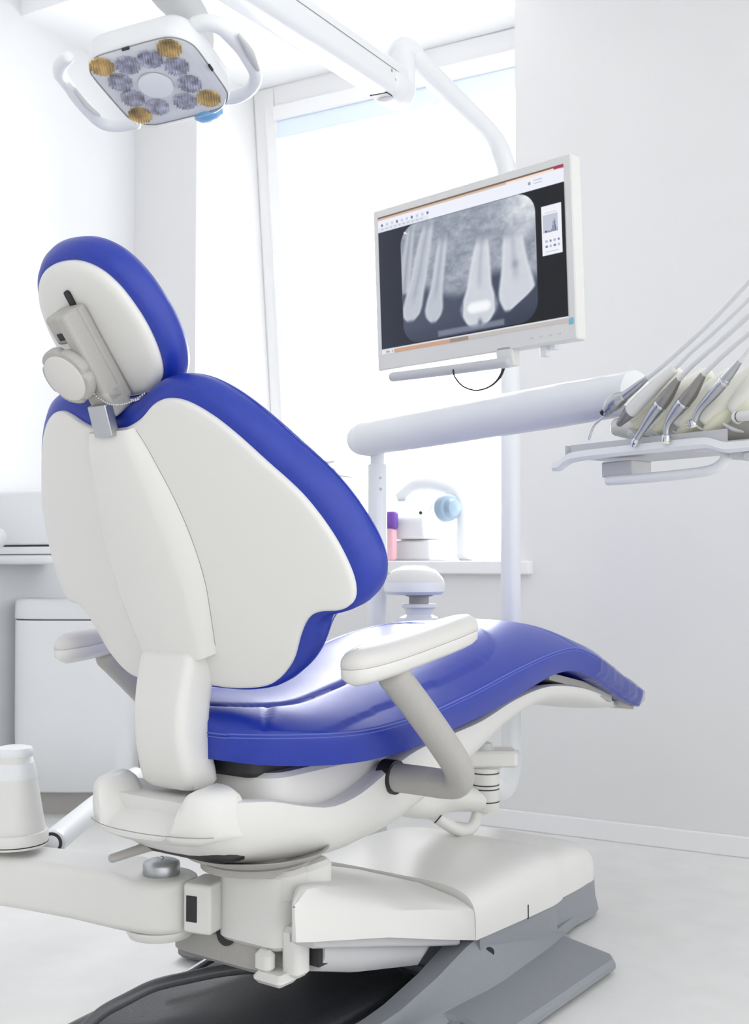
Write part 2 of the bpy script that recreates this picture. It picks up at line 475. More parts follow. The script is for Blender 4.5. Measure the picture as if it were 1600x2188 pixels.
mk('pivot_block', rbl(0.074, 0.24, -0.005, 0.155, 0.205, 0.338, 0.035), M['white'], chair, label='white block between seat and lifting arm')
mk('pivot_cap', rbl(0.085, 0.160, 0.03, 0.160, 0.285, 0.341, 0.025), M['white'], chair)
mk('turntable', lathe([(0.10, 0), (0.10, .012), (.085, .022), (.085, .04)], cw(0.13, 0.05, 0.333)), M['warmgrey'], chair)
mk('bottom_pan', rbl(0.086, 0.27, -0.140, 0.12, 0.155, 0.215, 0.05), M['warmgrey'], chair)
mk('pan_hole', lathe([(0.022, 0), (0.022, .003)], cw(0.085, 0.02, 0.216), -D + Z * .1), M['dark'], chair)
pb = mk('pivot_bracket', rbl(0.085, 0.125, 0.145, 0.185, 0.165, 0.25, 0.012), M['white'], chair)
mk('bracket_tray', rbl(0.055, 0.11, 0.105, 0.172, 0.155, 0.175, 0.012), M['white'], pb)
mk('bracket_peg', rbl(0.06, 0.085, 0.105, 0.14, 0.172, 0.210, 0.01), M['white'], pb)

# --- white seat shell ------------------------------------------------------
us = [-.075, -.03, .03, .10, .18, .26, .34, .42, .55, .70, .85, 1.0, 1.2, 1.45, 1.56]
zr_ = [.490, .490, .484, .466, .452, .462, .488, .512, .530, .545, .575, .590, .572, .515, .488]
zb_ = [.404, .376, .356, .343, .334, .328, .331, .338, .372, .425, .490, .524, .514, .478, .470]
wb_ = [.126, .156, .174, .184, .188, .190, .191, .192, .192, .188, .186, .184, .176, .150, .120]
rings = []
for u in np.linspace(us[0], us[-1], 64):
    zr, zb, w = interp(u, us, zr_), interp(u, us, zb_), interp(u, us, wb_)
    q = [cw(u, -w * k, zr - .012 * (1 - abs(k) ** 6)) for k in np.linspace(-0.94, 0.94, 9)]
    for t in np.linspace(math.pi, 0, 23):
        q.append(cw(u, w * math.copysign(abs(math.cos(t)) ** 0.55, math.cos(t)), zr - .008 - (zr - .008 - zb) * abs(math.sin(t)) ** 0.85))
    rings.append(q)
shell = mk('seat_shell', loft(rings), M['white'], chair, smooth=50, label='white boat-shaped shell under the seat')
mk('seat_support', join(rbl(0.06, 0.44, -0.150, 0.150, 0.42, 0.512, 0.05)), M['white'], chair)
mk('seat_rail', join(rbl(0.04, 0.40, -0.12, 0.12, 0.505, 0.545, 0.03), ), M['dark'], chair)

# rear yoke, saddle between two horns
rings = []
for v in np.linspace(-0.152, 0.152, 61):
    k = abs(v)
    sm = min(max((k - .070) / .038, 0), 1); sm = sm * sm * (3 - 2 * sm)
    ed = max(0, (k - .118) / .034); ed = min(ed, 1)
    rise = 1 - math.sqrt(max(0, 1 - ed ** 2))
    ur = -0.135 + 2.2 * v * v + .02 * rise
    zf = .474 + .036 * sm - .014 * rise; zrr = .436 + .068 * sm - .014 * rise
    zb0 = .416 + .010 * ed
    rings.append([cw(ur + .018, v, zb0), cw(ur + .004, v, zb0 + .012), cw(ur, v, (zb0 + zrr) / 2), cw(ur + .003, v, zrr - .012), cw(ur + .012, v, zrr - .002), cw(ur + .03, v, zrr + (zf - zrr) * .25), cw(-.035, v, zf), cw(-.02, v, zf - .01), cw(-.015, v, zb0)])
yoke = mk('rear_yoke', loft(rings), M['white'], chair, smooth=55, label='white rear cover with a horn either side of the saddle')
sm_pts = [cw(-0.1362 + 2.2 * v * v + .0 + (.02 * (1 - math.sqrt(max(0, 1 - min(1, max(0, (abs(v) - .118) / .034)) ** 2)))), v, .436 - .02 * abs(v)) for v in np.linspace(-0.134, 0.146, 30)]
mk('seam', tube(sm_pts, 0.0008, n=6, smooth=False, round_end=False), M['groove'], yoke)
mk('dark_gap_fill', join(rbl(-0.04, 0.16, -0.10, 0.13, 0.375, 0.42, 0.05)), M['dark'], chair)  # dark block added for the shaded gap below the yoke
mk('under_pan', lathe([(.04, -.006), (.09, .0), (.125, .012), (.135, .020), (.132, .021), (.12, .014), (.05, .002)], cw(.115, .06, .350), n=56), M['warmgrey'], chair, smooth=60)
mk('lever', join(tube([at(410, 1795, 2.07), at(330, 1806, 2.02), at(240, 1834, 1.99)], [.015, .014, .012], n=12, flat=0.6, flat_dir=Z), ), M['warmgrey'], chair, label='flat grey release lever')

# --- seat cushion -----------------------------------------------------------
su = [0.0, .03, .08, .15, .30, .50, .70, .85, .95, 1.05, 1.15, 1.25, 1.40, 1.55, 1.63, 1.665]
sb = [.540, .534, .529, .526, .530, .553, .581, .608, .620, .620, .605, .578, .530, .488, .474, .480]
ss = [.585, .585, .584, .583, .592, .616, .650, .670, .677, .675, .655, .630, .582, .535, .514, .505]
st = [.600, .612, .620, .626, .650, .690, .726, .738, .740, .734, .716, .690, .638, .586, .558, .530]
sw = [.085, .140, .192, .238, .270, .270, .268, .262, .254, .244, .232, .220, .200, .182, .166, .140]


def seat_top(u, q):
    """height of the seat's top at u, q = v / half-width"""
    z0, z1 = interp(u, su, ss), interp(u, su, st)
    v = q * interp(u, su, sw)
    z = z0 + (z1 - z0) * (1 - abs(q) ** 2.7)
    # stitched centre panel
    du = max(0.175 - u, 0, u - 0.62)
    sd = math.hypot(du, max(0, abs(v) - 0.0)) - 0.125 if du > 0 else abs(v) - 0.125
    z -= 0.008 * math.exp(-(sd / 0.007) ** 2)
    z += 0.010 * max(0, 1 - (sd / 0.125) ** 2) * (0 if sd > 0.1 else 1) if sd > 0 else 0.010
    # cross seam at the knee and the radial seams behind
    z -= 0.004 * math.exp(-((u - 1.02 - 0.04 * abs(q)) / 0.007) ** 2)
    if u < 0.12 and abs(v) > .08:
        z -= 0.0032 * math.exp(-((abs(v) - .155 + (u - .03) * .7) / 0.006) ** 2) * min(1, (.12 - u) / .03)
    return z


rings = []
uu = np.unique(np.r_[np.linspace(0, .06, 14), np.linspace(.06, 1.3, 150), np.linspace(1.3, 1.62, 24), np.linspace(1.62, 1.665, 8)])
for u in uu:
    zb, zs, w = interp(u, su, sb), interp(u, su, ss), interp(u, su, sw)
    q = []
    for k in np.linspace(-0.93, 0.93, 9): q.append(cw(u, w * k, zb))                     # underside
    for t in (0.35, .7, .95): q.append(cw(u, w * (0.955 + .05 * math.sin(t * 1.5)), zb + .010 + (zs - zb - .010) * t))
    for k in np.linspace(1, -1, 95)[0:]: q.append(cw(u, w * k, seat_top(u, k)))
    for t in (.95, .7, .35): q.append(cw(u, -w * (0.955 + .05 * math.sin(t * 1.5)), zb + .010 + (zs - zb - .010) * t))
    rings.append(q)
seat = mk('seat_cushion', loft(rings), M['blue'], chair, smooth=60, label='blue leather seat and leg cushion')
for dz, r_ in ((0.0, .0014), (-.006, .0011)):
    pts = []
    for u in np.r_[np.linspace(1.2, 0.0, 80)]: pts.append(cw(u, interp(u, su, sw) * 1.004, interp(u, su, ss) + dz))
    for v in np.linspace(.1, -.1, 20): pts.append(cw(-.001, v, .585 + dz))
    for u in np.linspace(0, 1.2, 80): pts.append(cw(u, -interp(u, su, sw) * 1.004, interp(u, su, ss) + dz))
    mk('stitching', tube(pts, r_, n=6, smooth=False, round_end=False), M['stitch'], seat)
# clear sleeve over the foot end
rings = []
for u in np.linspace(1.22, 1.655, 60):
    zb, zs, w = interp(u, su, sb), interp(u, su, ss), interp(u, su, sw)
    g = .003 + .0018 * math.sin(u * 70) * math.sin(u * 31 + 1)
    q = [(k * w, zb - g) for k in np.linspace(-.9, .9, 9)] + [(w + g, zb + (zs - zb) * .4), (w * 1.01 + g, zs)]
    q += [(w * k, seat_top(u, k) + g * (1 + .5 * math.sin(k * 9 + u * 40))) for k in np.linspace(.97, -.97, 40)] + [(-w * 1.01 - g, zs), (-w - g, zb + (zs - zb) * .4)]
    rings.append([cw(u, a, b) for a, b in q])
mk('foot_sleeve', loft(rings, cap=False), M['film'], chair, label='crumpled clear plastic sleeve over the foot end')
mk('foot_rail', join(loft([[cw(u, v, z) for v, z in ((.10, zz), (.165, zz), (.165, zz - .018), (.10, zz - .018))] for u, zz in ((1.06, .612), (1.25, .574), (1.42, .523))]), loft([[cw(u, v, z) for v, z in ((.08, zz), (.15, zz), (.15, zz - .012), (.08, zz - .012))] for u, zz in ((1.50, .500), (1.60, .478))])), M['warmgrey'], chair)

# --- backrest -----------------------------------------------------------------
TH = math.radians(23)
BN = np.array([math.cos(TH), 0, math.sin(TH)]); BT = np.array([-math.sin(TH), 0, math.cos(TH)])


def bmap(v, s, w):
    """w counted from the curved back face of the shell towards the patient"""
    off = .012 + .54 * v * v
    p = np.array([-.03, 0, .722]) + BT * s + BN * (off + w)
    return cw(p[0], v, p[2])


hr = [(0.0, .398), (.045, .406), (.075, .417), (.097, .432), (.122, .441), (.148, .438), (.172, .427), (.205, .400), (.238, .362), (.270, .318), (.298, .280), (.318, .248), (.337, .205), (.350, .165), (.358, .125), (.360, .095), (.354, .070), (.338, .056), (.316, .055), (.295, .058), (.273, .049), (.257, .030), (.243, .006), (.231, -.018), (.215, -.038), (.190, -.059), (.160, -.071), (.10, -.074), (.05, -.070), (0.0, -.069)]
outl = crom(hr + [(-a, b) for a, b in hr[::-1][1:-1]], 220, closed=True)
outl = smoothp(outl, 2)
back = mk('backrest_shell', pad(outl, bmap, [(-.006, 0.0), (-.0015, .0015), (0, .005), (0, .016), (-.004, .02)], (0, .2), inner=(.96, .88, .75, .6, .45, .3, .15)), M['white'], chair, smooth=50, label='white moulded back shell of the backrest')
mk('backrest_cushion', pad(smoothp(offset(smoothp(outl, 6), .0), 4), bmap, [(-.012, .012), (.004, .010), (.016, .014), (.027, .026), (.032, .042), (.030, .058), (.022, .072), (.006, .082), (-.03, .088)], (0, .2), inner=(.9, .75, .6, .45, .3, .15), offset=offset_up), M['blue'], chair, smooth=60, label='blue leather backrest cushion')
ol2 = smoothp(offset_up(smoothp(outl, 10), .0305), 6)
mk('stitching', tube([bmap(p[0], p[1], .060) for p in ol2] + [bmap(ol2[0][0], ol2[0][1], .060)], .0012, n=6, smooth=False, round_end=False), M['stitch'], chair.children[-1])

# spine cover on the shell
sp_s = [-.005, .06, .12, .19, .26, .335, .385, .402]
sp_b = [.070, .078, .082, .078, .068, .056, .048, .044]       # half-width of the outer face
sp_f = [.086, .097, .106, .106, .097, .078, .062, .054]       # where it meets the shell
sp_w = [-.026, -.026, -.026, -.026, -.025, -.022, -.019, -.012]
rings = []
for s in np.linspace(-.005, .402, 40):
    b, f_, w = interp(s, sp_s, sp_b), interp(s, sp_s, sp_f), interp(s, sp_s, sp_w)
    q = [(-f_, .012), (-f_, .002), (-f_ + .003, -.003), (-(b + f_) / 2, w * .55), (-b, w * .93), (-b + .008, w), (0, w - .001), (b - .008, w), (b, w * .93), ((b + f_) / 2, w * .55), (f_ - .003, -.003), (f_, .002), (f_, .012)]
    rings.append([bmap(v, s, ww + (.0 if abs(v) > .09 else 0)) for v, ww in q])
spine = mk('spine_cover', loft(rings), M['white'], chair, smooth=50, label='white raised spine cover on the backrest')
for sg in (1, -1):
    mk('seam', tube([bmap(sg * (interp(s, sp_s, sp_f) - .001), s, .0005) for s in np.linspace(.01, .398, 40)], .0009, n=6, smooth=False, round_end=False), M['groove'], spine)
# neck between backrest and yoke
rings = []
for z, u, w, t in ((.735, -.018, .078, .030), (.715, -.030, .078, .036), (.700, -.030, .079, .040), (.660, -.040, .076, .042), (.610, -.046, .073, .042), (.560, -.040, .073, .042), (.520, -.028, .075, .042), (.480, -.016, .077, .042)):
    q = rrect(2 * t, 2 * w, .022, 6)
    rings.append([cw(u - .014 + t * .7 + a, b * .82 - .006, z) for a, b in q])
mk('backrest_neck', loft([r for r in rings]), M['white'], chair, smooth=60, sub=1, label='white curved neck joining backrest and seat')

# --- headrest ---------------------------------------------------------------
HT = math.radians(38)
HN = np.array([math.cos(HT), 0, math.sin(HT)]); HTt = np.array([-math.sin(HT), 0, math.cos(HT)])
H0 = np.array([-.286, 0, 1.262]) + HN * .05


def hmap(v, s, w):
    p = H0 + HTt * s + HN * (w + .30 * v * v + .25 * (s + .05) ** 2)
    return cw(p[0], v, p[2])


hh = [(0, .070), (.04, .064), (.073, .044), (.095, .012), (.107, -.03), (.110, -.07), (.104, -.112), (.088, -.147), (.060, -.168), (.03, -.175), (0, -.176)]
ho = crom(hh + [(-a, b) for a, b in hh[::-1][1:-1]], 120, closed=True)
hs = mk('headrest_shell', pad(ho, hmap, [(-.012, -.004), (-.004, -.0015), (0, .004), (0, .018), (-.006, .022)], (0, -.055), inner=(.92, .8, .6, .4, .2)), M['white'], chair, smooth=60, label='white oval back shell of the headrest')
mk('headrest_cushion', pad(ho, hmap, [(-.010, .012), (.004, .010), (.013, .016), (.021, .030), (.023, .044), (.018, .058), (.004, .068), (-.03, .074)], (0, -.055), inner=(.9, .7, .5, .3, .15)), M['blue'], chair, smooth=60, label='blue leather headrest cushion')


def hp(v, s, w):
    p = H0 + HTt * s + HN * w
    return cw(p[0], v, p[2])


def hbox(v0, v1, s0, s1, w0, w1):
    V = [hp(v, s, w) for w in (w0, w1) for s in (s0, s1) for v in (v0, v1)]
    return V, [(0, 1, 3, 2), (4, 6, 7, 5), (0, 4, 5, 1), (2, 3, 7, 6), (0, 2, 6, 4), (1, 5, 7, 3)]


mk('slot', prism(rrect(.012, .028, .0059, 8) + np.array([-.006, .014]), lambda a, b, w: hp(a, b, w), -.0075, -.001), M['dark'], hs)
mk('headrest_bracket', join(hbox(-.036, .022, -.168, .004, -.026, -.004), hbox(-.004, .022, -.160, .006, -.058, -.020), hbox(-.036, .0, -.045, .004, -.050, -.02)), M['warmgrey'], chair, bevel=.007, label='grey bracket on the back of the headrest')
mk('bracket_notch', hbox(-.022, -.006, -.036, -.024, -.0515, -.045), M['dark'], chair)
# the round adjusting knob
kc = hp(-.026, -.090, -.055)
kax = -(D * HN[0] + Z * HN[2])
prof = []
kr = []
for r, h in ((.030, 0), (.047, .002), (.050, .008), (.050, .016), (.047, .020), (.042, .021)):
    kr.append((r, h))
X_ = R; Y_ = np.cross(kax, R)
rings = []
for r, h in kr:
    rings.append([kc + kax * h + (X_ * math.cos(t) + Y_ * math.sin(t)) * (r - (.005 * max(0, math.cos(5 * t)) ** 6 if r > .045 else 0)) for t in np.linspace(0, 2 * math.pi, 100, endpoint=False)])
kn = mk('headrest_knob', loft(rings), M['warmgrey'], chair, label='round grey knob with a pale cap')
mk('knob_cap', lathe([(.0405, 0), (.0405, .003), (.039, .0042)], kc + kax * .0195, kax, 56), M['padgrey'], kn)
mk('clamp', hbox(-.026, .022, -.180, -.130, -.060, -.012), M['warmgrey'], chair, bevel=.008)
p0, p1 = cw(-.178, 0.0, 1.175), cw(-.205, 0, 1.07)
ax_ = (p0 - p1) / np.linalg.norm(p0 - p1)
t0 = cw(-.205, .004, 1.135); t1 = cw(-.188, .004, 1.085)
ax_ = (t0 - t1) / np.linalg.norm(t0 - t1)
mk('headrest_post', box((t0 + t1) / 2, (.042, .018, np.linalg.norm(t0 - t1)), (R, np.cross(ax_, R), ax_)), M['steel'], chair, bevel=.002, label='flat steel post of the headrest')
# ball chain
c0 = hp(-.002, -.112, -.062); c1 = bmap(.085, .462, .030)
c0 = at(188, 824, (c0 - CAM) @ FW); c1 = at(309, 841, (c1 - CAM) @ FW)
chain = []
for t in np.linspace(0, 1, 27):
    p = c0 + (c1 - c0) * t - Z * .030 * 4 * t * (1 - t) * (1 - .35 * t)
    chain.append(lathe([(.0002, -.0021), (.0015, -.0014), (.0021, 0), (.0015, .0014), (.0002, .0021)], p, (0, 0, 1), 8))
ch_o = mk('ball_chain', join(*chain), M['chrome'], chair, label='thin steel ball chain')

# --- armrests -----------------------------------------------------------------
ar = [(0.0, 0.0), (.012, .022), (.05, .036), (.12, .042), (.22, .041), (.31, .037), (.358, .028), (.378, .0)]
ao = crom(ar + [(a, -b) for a, b in ar[::-1][1:-1]], 90, closed=True)
for sg in (1, -1):
    def amap(x, y, w, sg=sg):
        return cw(.002 + x, sg * .353 + y, .684 + x * .135 + w)
    mk('armrest_base', pad(ao, amap, [(-.022, -.006), (-.010, 0.0), (-.001, .008), (0, .022), (0, .024)], (.19, 0), inner=(.8, .5, .25)), M['white'], chair, smooth=60)
    mk('armrest_pad', pad(ao, amap, [(-.002, .0235), (.0005, .026), (0, .036), (-.006, .045), (-.016, .051), (-.028, .053)], (.19, 0), inner=(.8, .5, .25)), M['padgrey'], chair, smooth=60)
    mk('armrest_support', tube([cw(.130, sg * .353, .690), cw(.20, sg * .353, .632), cw(.28, sg * .353, .562), cw(.335, sg * .352, .508), cw(.362, sg * .335, .475), cw(.368, sg * .300, .468), cw(.368, sg * .26, .468), cw(.368, sg * .165, .468)], .0275, n=24, steps=70), M['warmgrey'], chair, smooth=60, label='bent grey tube carrying an armrest')

for sg in (1, -1):
    mk('support_socket', lathe([(.0325, -.02), (.0325, .009), (.029, .010)], cw(.368, sg * .186, .468), R * sg, 32), M['dark'], chair)

# --- swivel mount under the leg rest, with hose
mc = at(1037, 1640, 2.86)
mount = mk('pole_mount', join(lathe([(.030, -.105), (.034, -.098), (.034, 0), (.030, .004)], mc), ), M['white'], chair, label='white ribbed cylinder under the leg rest')
mk('mount_ring', join(*[lathe([(.0345, h), (.0345, h + .003)], mc) for h in (-.013, -.042, -.052, -.083)]), M['dark'], mount)
pl = prism(rrect(.13, .085, .012), lambda a, b, w: mc + RT * (a + .012) + np.cross(Z, RT) * b + Z * w, .006, .046, .006)
mk('mount_plate', pl, M['white'], chair)
mk('mount_cap', lathe([(.028, 0), (.020, .016), (.004, .022)], mc + RT * -.004 + Z * .045), M['lightgrey'], chair)
mk('mount_bracket', tube([cw(.60, .02, .385), cw(.72, .02, .345), at(960, 1705, 2.80), mc - Z * .08], [.045, .040, .036, .030], n=18), M['white'], chair, smooth=60)
hz = [cw(.60, .05, .36), at(905, 1722, 2.70), at(945, 1755, 2.72), at(985, 1775, 2.75), at(1010, 1765, 2.80), at(1022, 1735, 2.85), mc - Z * .10]
mk('mount_hose', tube(hz, .0145, n=16, steps=60), M['white'], chair, label='white hose with black rings under the leg rest')
hp_ = crom(hz, 60)
for i in (18, 24, 30, 35):
    t = hp_[i + 1] - hp_[i - 1]
    mk('hose_ring', lathe([(.0150, -.0016), (.0150, .0016)], hp_[i], t, 20), M['dark'], chair)

# ------------------------------------------------------------------ assistant arm and canister
pv = at(345, 1862, 2.10)
lf = at(0, 1840, 2.235); dirL = lf - pv; dirL[2] = 0; dirL /= np.linalg.norm(dirL); perp = np.cross(Z, dirL)
armt = thing('assistant_arm', 'white swing arm leaving the chair base towards the left edge', 'arm', (pv[0], pv[1], pv[2] - .1))
LEN = .62


def arm_ring(x, w, zt, zb):
    q = rrect(2 * w, zt - zb, min(.018, w * .5), 6)
    return [pv + dirL * x + perp * a + Z * ((zt + zb) / 2 + b) for a, b in q]


rings = []
for x in np.linspace(-.068, LEN, 40):
    w = .068 if x > 0 else math.sqrt(max(.068 ** 2 - x * x, .0001))
    if x > .06: w = max(.058, .068 - (x - .06) * .1)
    zt = -.004 + (0.012 * min(1, max(0, (x - .02) / .05)))
    zb = -.098 + .012 * min(max(x, 0) / .3, 1)
    rings.append(arm_ring(x, w, zt, zb))
mk('arm', loft(rings), M['white'], armt, smooth=50)
mk('pivot_disc', lathe([(.030, -.118), (.058, -.112), (.064, -.1), (.064, -.096)], pv), M['white'], armt)
k2 = mk('pivot_knob', lathe([(.033, -.006), (.034, -.002), (.034, .014), (.032, .018), (.026, .021), (.008, .024), (.004, .0235)], pv, n=48), M['steel'], armt, label='round steel knob on the pivot')
mk('knob_screw', lathe([(.004, .0235), (.004, .027), (.002, .028)], pv), M['chrome'], k2)
link_c = pv - dirL * .094
pf = perp if perp @ (CAM - pv) > 0 else -perp
mk('pivot_link', box(link_c - Z * .048 - dirL * .002, (.056, .075, .088), (dirL, perp, Z)), M['white'], armt, bevel=.006)
mk('link_hole', box(link_c - Z * .048 + pf * .0365 + dirL * .008, (.022, .004, .046), (dirL, perp, Z)), M['dark'], armt, bevel=.001)

cc = at(28, 1804, 2.215)
can = thing('suction_canister', 'white tapered canister standing on the swing arm at the left edge', 'canister', cc)
mk('body', lathe([(.058, .020), (.060, .024), (.0585, .04), (.043, .13), (.034, .172), (.030, .176)], cc, n=56), M['white'], can)
mk('ring_base', lathe([(.064, .0), (.066, .003), (.066, .022), (.064, .027), (.058, .028)], cc, n=56), M['white'], can)
mk('seam', lathe([(.0664, .0045), (.0664, .0065)], cc, n=56), M['dark'], can)
mk('lid', lathe([(.034, .168), (.036, .171), (.036, .180), (.033, .186), (.02, .189)], cc, n=56), M['cool'], can)
mk('clear_band', lathe([(.0435, .128), (.0440, .131), (.0385, .156), (.038, .158)], cc, n=56), M['cool'], can)
stb = thing('suction_tube', 'pale tube running back from the canister under the chair', 'tube', at(112, 1800, 2.3))
mk('tube', tube([at(112, 1800, 2.30), at(160, 1760, 2.5), at(215, 1715, 2.75), at(290, 1660, 3.05)], .026, n=20), M['cool'], stb, smooth=60)
mk('tube_end', lathe([(.022, 0), (.022, .002)], at(112, 1800, 2.30) - (at(160, 1760, 2.5) - at(112, 1800, 2.30)) * .06, at(160, 1760, 2.5) - at(112, 1800, 2.30)), M['dark'], stb)

# ------------------------------------------------------------------ foot control and its hose
fp = [(-.10, -.25), (-.02, -.275), (.10, -.285), (.25, -.28), (.36, -.25), (.44, -.20), (.50, -.14), (.56, -.10), (.575, 0), (.56, .10), (.48, .125), (.25, .13), (.10, .13), (-.06, .10), (-.13, .02), (-.14, -.12)]
fo = crom(fp, 100, closed=True)
fc = thing('foot_control', 'black textured foot control plate on the floor beneath the chair base', 'foot control', cw(.15, -.1, 0))
mk('plate', pad(fo, lambda a, b, w: cw(a, b, w), [(-.004, 0.002), (0, .006), (0, .016), (-.008, .028), (-.03, .036)], (.15, -.1)), M['blackplate'], fc, smooth=60)
mk('handle', tube([at(590, 2000, 2.46), at(470, 2042, 2.33), at(410, 2075, 2.27), at(372, 2098, 2.235)], .0080, n=16), M['chrome'], fc, smooth=60, label='bent chrome bail handle')
hs_ = thing('floor_hose', 'dark grey hose arching over the black plate to the floor at lower left', 'hose', at(180, 2188, 2.2))
mk('hose', tube([at(165, 2215, 2.08), at(215, 2166, 2.10), at(270, 2135, 2.12), at(330, 2106, 2.15), at(400, 2089, 2.19), at(470, 2075, 2.22), at(540, 2068, 2.26), at(610, 2070, 2.30)], .0115, n=18, steps=70), M['darkhose'], hs_, smooth=60)

# ------------------------------------------------------------------ light post, dental light
PD = 3.3
post = thing('light_post', 'white tubular post behind the monitor, bent at the top to a long balance arm', 'post', at(1092, 1700, PD) * np.array([1, 1, 0]))
jp = at(857, 165, 2.90)
mk('pole', tube([at(1048, 1672, 2.90), at(1066, 1690, 3.0), at(1084, 1672, 3.14), at(1092, 1625, 3.26), at(1092, 1560, PD), at(1091, 1200, PD), at(1090, 780, PD), at(1089, 480, PD), at(1086, 385, PD), at(1072, 330, 3.27), at(1045, 285, 3.22), at(960, 200, 3.06), at(905, 145, 2.96), at(880, 118, 2.92)], .0285, n=24, steps=220), M['cool'], post, smooth=60)
mk('elbow', tube([at(886, 122, 2.93), at(868, 106, 2.91), at(856, 112, 2.90), at(853, 140, 2.90), at(854, 165, 2.90)], [.029, .031, .032, .031, .030], n=24), M['cool'], post, smooth=60)
mk('socket', lathe([(.033, -.050), (.036, -.045), (.036, .055), (.034, .058)], jp), M['cool'], post)
arm_a, arm_b = at(838, 180, 2.86), at(430, -95, 2.08)
adir = (arm_b - arm_a) / np.linalg.norm(arm_b - arm_a)
la = post
ay = np.cross(Z, adir); ay /= np.linalg.norm(ay); az = np.cross(adir, ay)
L_ = np.linalg.norm(arm_b - arm_a)
rings = []
for x in np.linspace(-.02, L_ + .6, 12):
    q = rrect(.072, .094, .022, 7)
    rings.append([arm_a + adir * x + ay * a + az * b for a, b in q])
lao = mk('balance_arm', loft(rings), M['cool'], la, smooth=50)
mk('arm_seam', tube([arm_a + adir * x + ay * s_ * .0362 + az * .012 for x in (0.03, L_ + .5)], .0012, n=6, smooth=False) if (s_ := (1 if (ay @ RT) > 0 else -1)) else None, M['groove'], lao)
mk('arm_end', tube([arm_a + adir * .05 - az * .012, arm_a - adir * .01 - az * .012, arm_a - adir * .045 - az * .012], [.044, .046, .042], n=24, steps=10), M['cool'], la, smooth=60)
mk('screw', join(lathe([(.005, 0), (.005, .002)], arm_a + adir * .06 + ay * s_ * .0355 - az * .012, ay * s_), lathe([(.004, 0), (.004, .002)], arm_a + adir * .085 + ay * s_ * .0355 + az * .004, ay * s_)), M['warmgrey'], la)
mk('cable_slot', box(arm_a + adir * .065 - az * .045 - ay * s_ * .0, (.05, .045, .008), (adir, ay, az)), M['dark'], la)

# lamp head
LO = at(335, 176, 2.05)
c2w = lambda a: RT * a[0] - UP * a[1] + FW * a[2]
EX = c2w((.9423, -.1150, -.3144)); EX /= np.linalg.norm(EX)
EY = c2w((.3356, .3037, .8917)); EY = EY - EX * (EX @ EY); EY /= np.linalg.norm(EY)
EN = np.cross(EX, EY)
if EN @ (CAM - LO) < 0: EN = -EN


def lm(x, y, w):
    return LO + EX * x + EY * y + EN * w


lamp = thing('dental_light', 'white square dental lamp with twelve reflectors and two loop handles', 'dental light', LO)
lo = smoothp(np.array(rrect(.208, .200, .050, 14)), 2) + np.array([.001, .009])
mk('lamp_head', pad(lo, lm, [(-.035, -.072), (-.012, -.064), (.002, -.048), (.005, -.022), (.003, -.008), (-.002, -.004)], (0, .009)), M['cool'], lamp, smooth=60)
mk('head_seam', tube([lm(p[0], p[1], -.0045) for p in offset(lo, .0005)] + [lm(*offset(lo, .0005)[0], -.0045)], .0012, n=6, smooth=False, round_end=False), M['groove'], lamp)
lens = mk('lens', pad(offset(lo, -.003), lm, [(0, -.003), (0, .004), (-.003, .008), (-.008, .0095)], (0, .009)), M['lens'], lamp, smooth=60, label='clear ribbed acrylic lens')
mk('clip', box(lm(-.008, -.0925, -.001), (.014, .003, .005), (EX, EY, EN)), M['dark'], lamp)
mk('clip', box(lm(.1075, .0, -.001), (.003, .014, .005), (EX, EY, EN)), M['dark'], lamp)
refl = [(.062, -.066, 1), (-.072, -.066, 1), (-.027, -.054, 0), (.018, -.054, 0), (.052, -.022, 0), (-.063, -.020, 0), (.052, .026, 0), (-.064, .025, 0), (-.034, .062, 0), (.021, .065, 0), (.066, .073, 1), (-.076, .072, 1)]
RS = -.40 * EX + .92 * EY; RS /= np.linalg.norm(RS); RC = np.cross(EN, RS)     # the facets run aslant
for x, y, k in refl:
    V, Fc = [], []
    c_ = lm(x, y, 0); rad = .0210; NS = 9
    for i in range(NS):
        a0, a1 = -rad + 2 * rad * i / NS, -rad + 2 * rad * (i + 1) / NS
        h = math.sqrt(max(rad * rad - ((a0 + a1) / 2) ** 2, 0)) + (.0012 if i % 2 else 0)
        for b in (-h, h):
            V += [c_ + RC * a0 + RS * b + EN * .0014, c_ + RC * (a0 * .55 + a1 * .45) + RS * b + EN * -.0016, c_ + RC * a1 + RS * b + EN * .0006]
            V += [c_ + RC * a0 + RS * b - EN * .0035, c_ + RC * a1 + RS * b - EN * .0035]
        n = len(V) - 10
        Fc += [(n, n + 1, n + 6, n + 5), (n + 1, n + 2, n + 7, n + 6), (n, n + 3, n + 4, n + 2, n + 1), (n + 5, n + 6, n + 7, n + 9, n + 8), (n, n + 5, n + 8, n + 3), (n + 2, n + 4, n + 9, n + 7), (n + 3, n + 8, n + 9, n + 4)]
    mk('reflector', (V, Fc), M['amber'] if k else M['mirror'], lamp, smooth=10, label='amber tinted reflector' if k else None)
mk('centre_disc', lathe([(.031, -.002), (.031, .002), (.027, .003)], lm(-.006, .007, 0), EN, 48), M['frost'], lamp)


def lpx(x, y, w):
    """the point at photo position (x, y) on the plane w in front of the lens"""
    r = FW + RT * (x - 800) / F_PX - UP * (y - 1094) / F_PX
    t = ((LO + EN * w - CAM) @ EN) / (r @ EN)
    return CAM + r * t


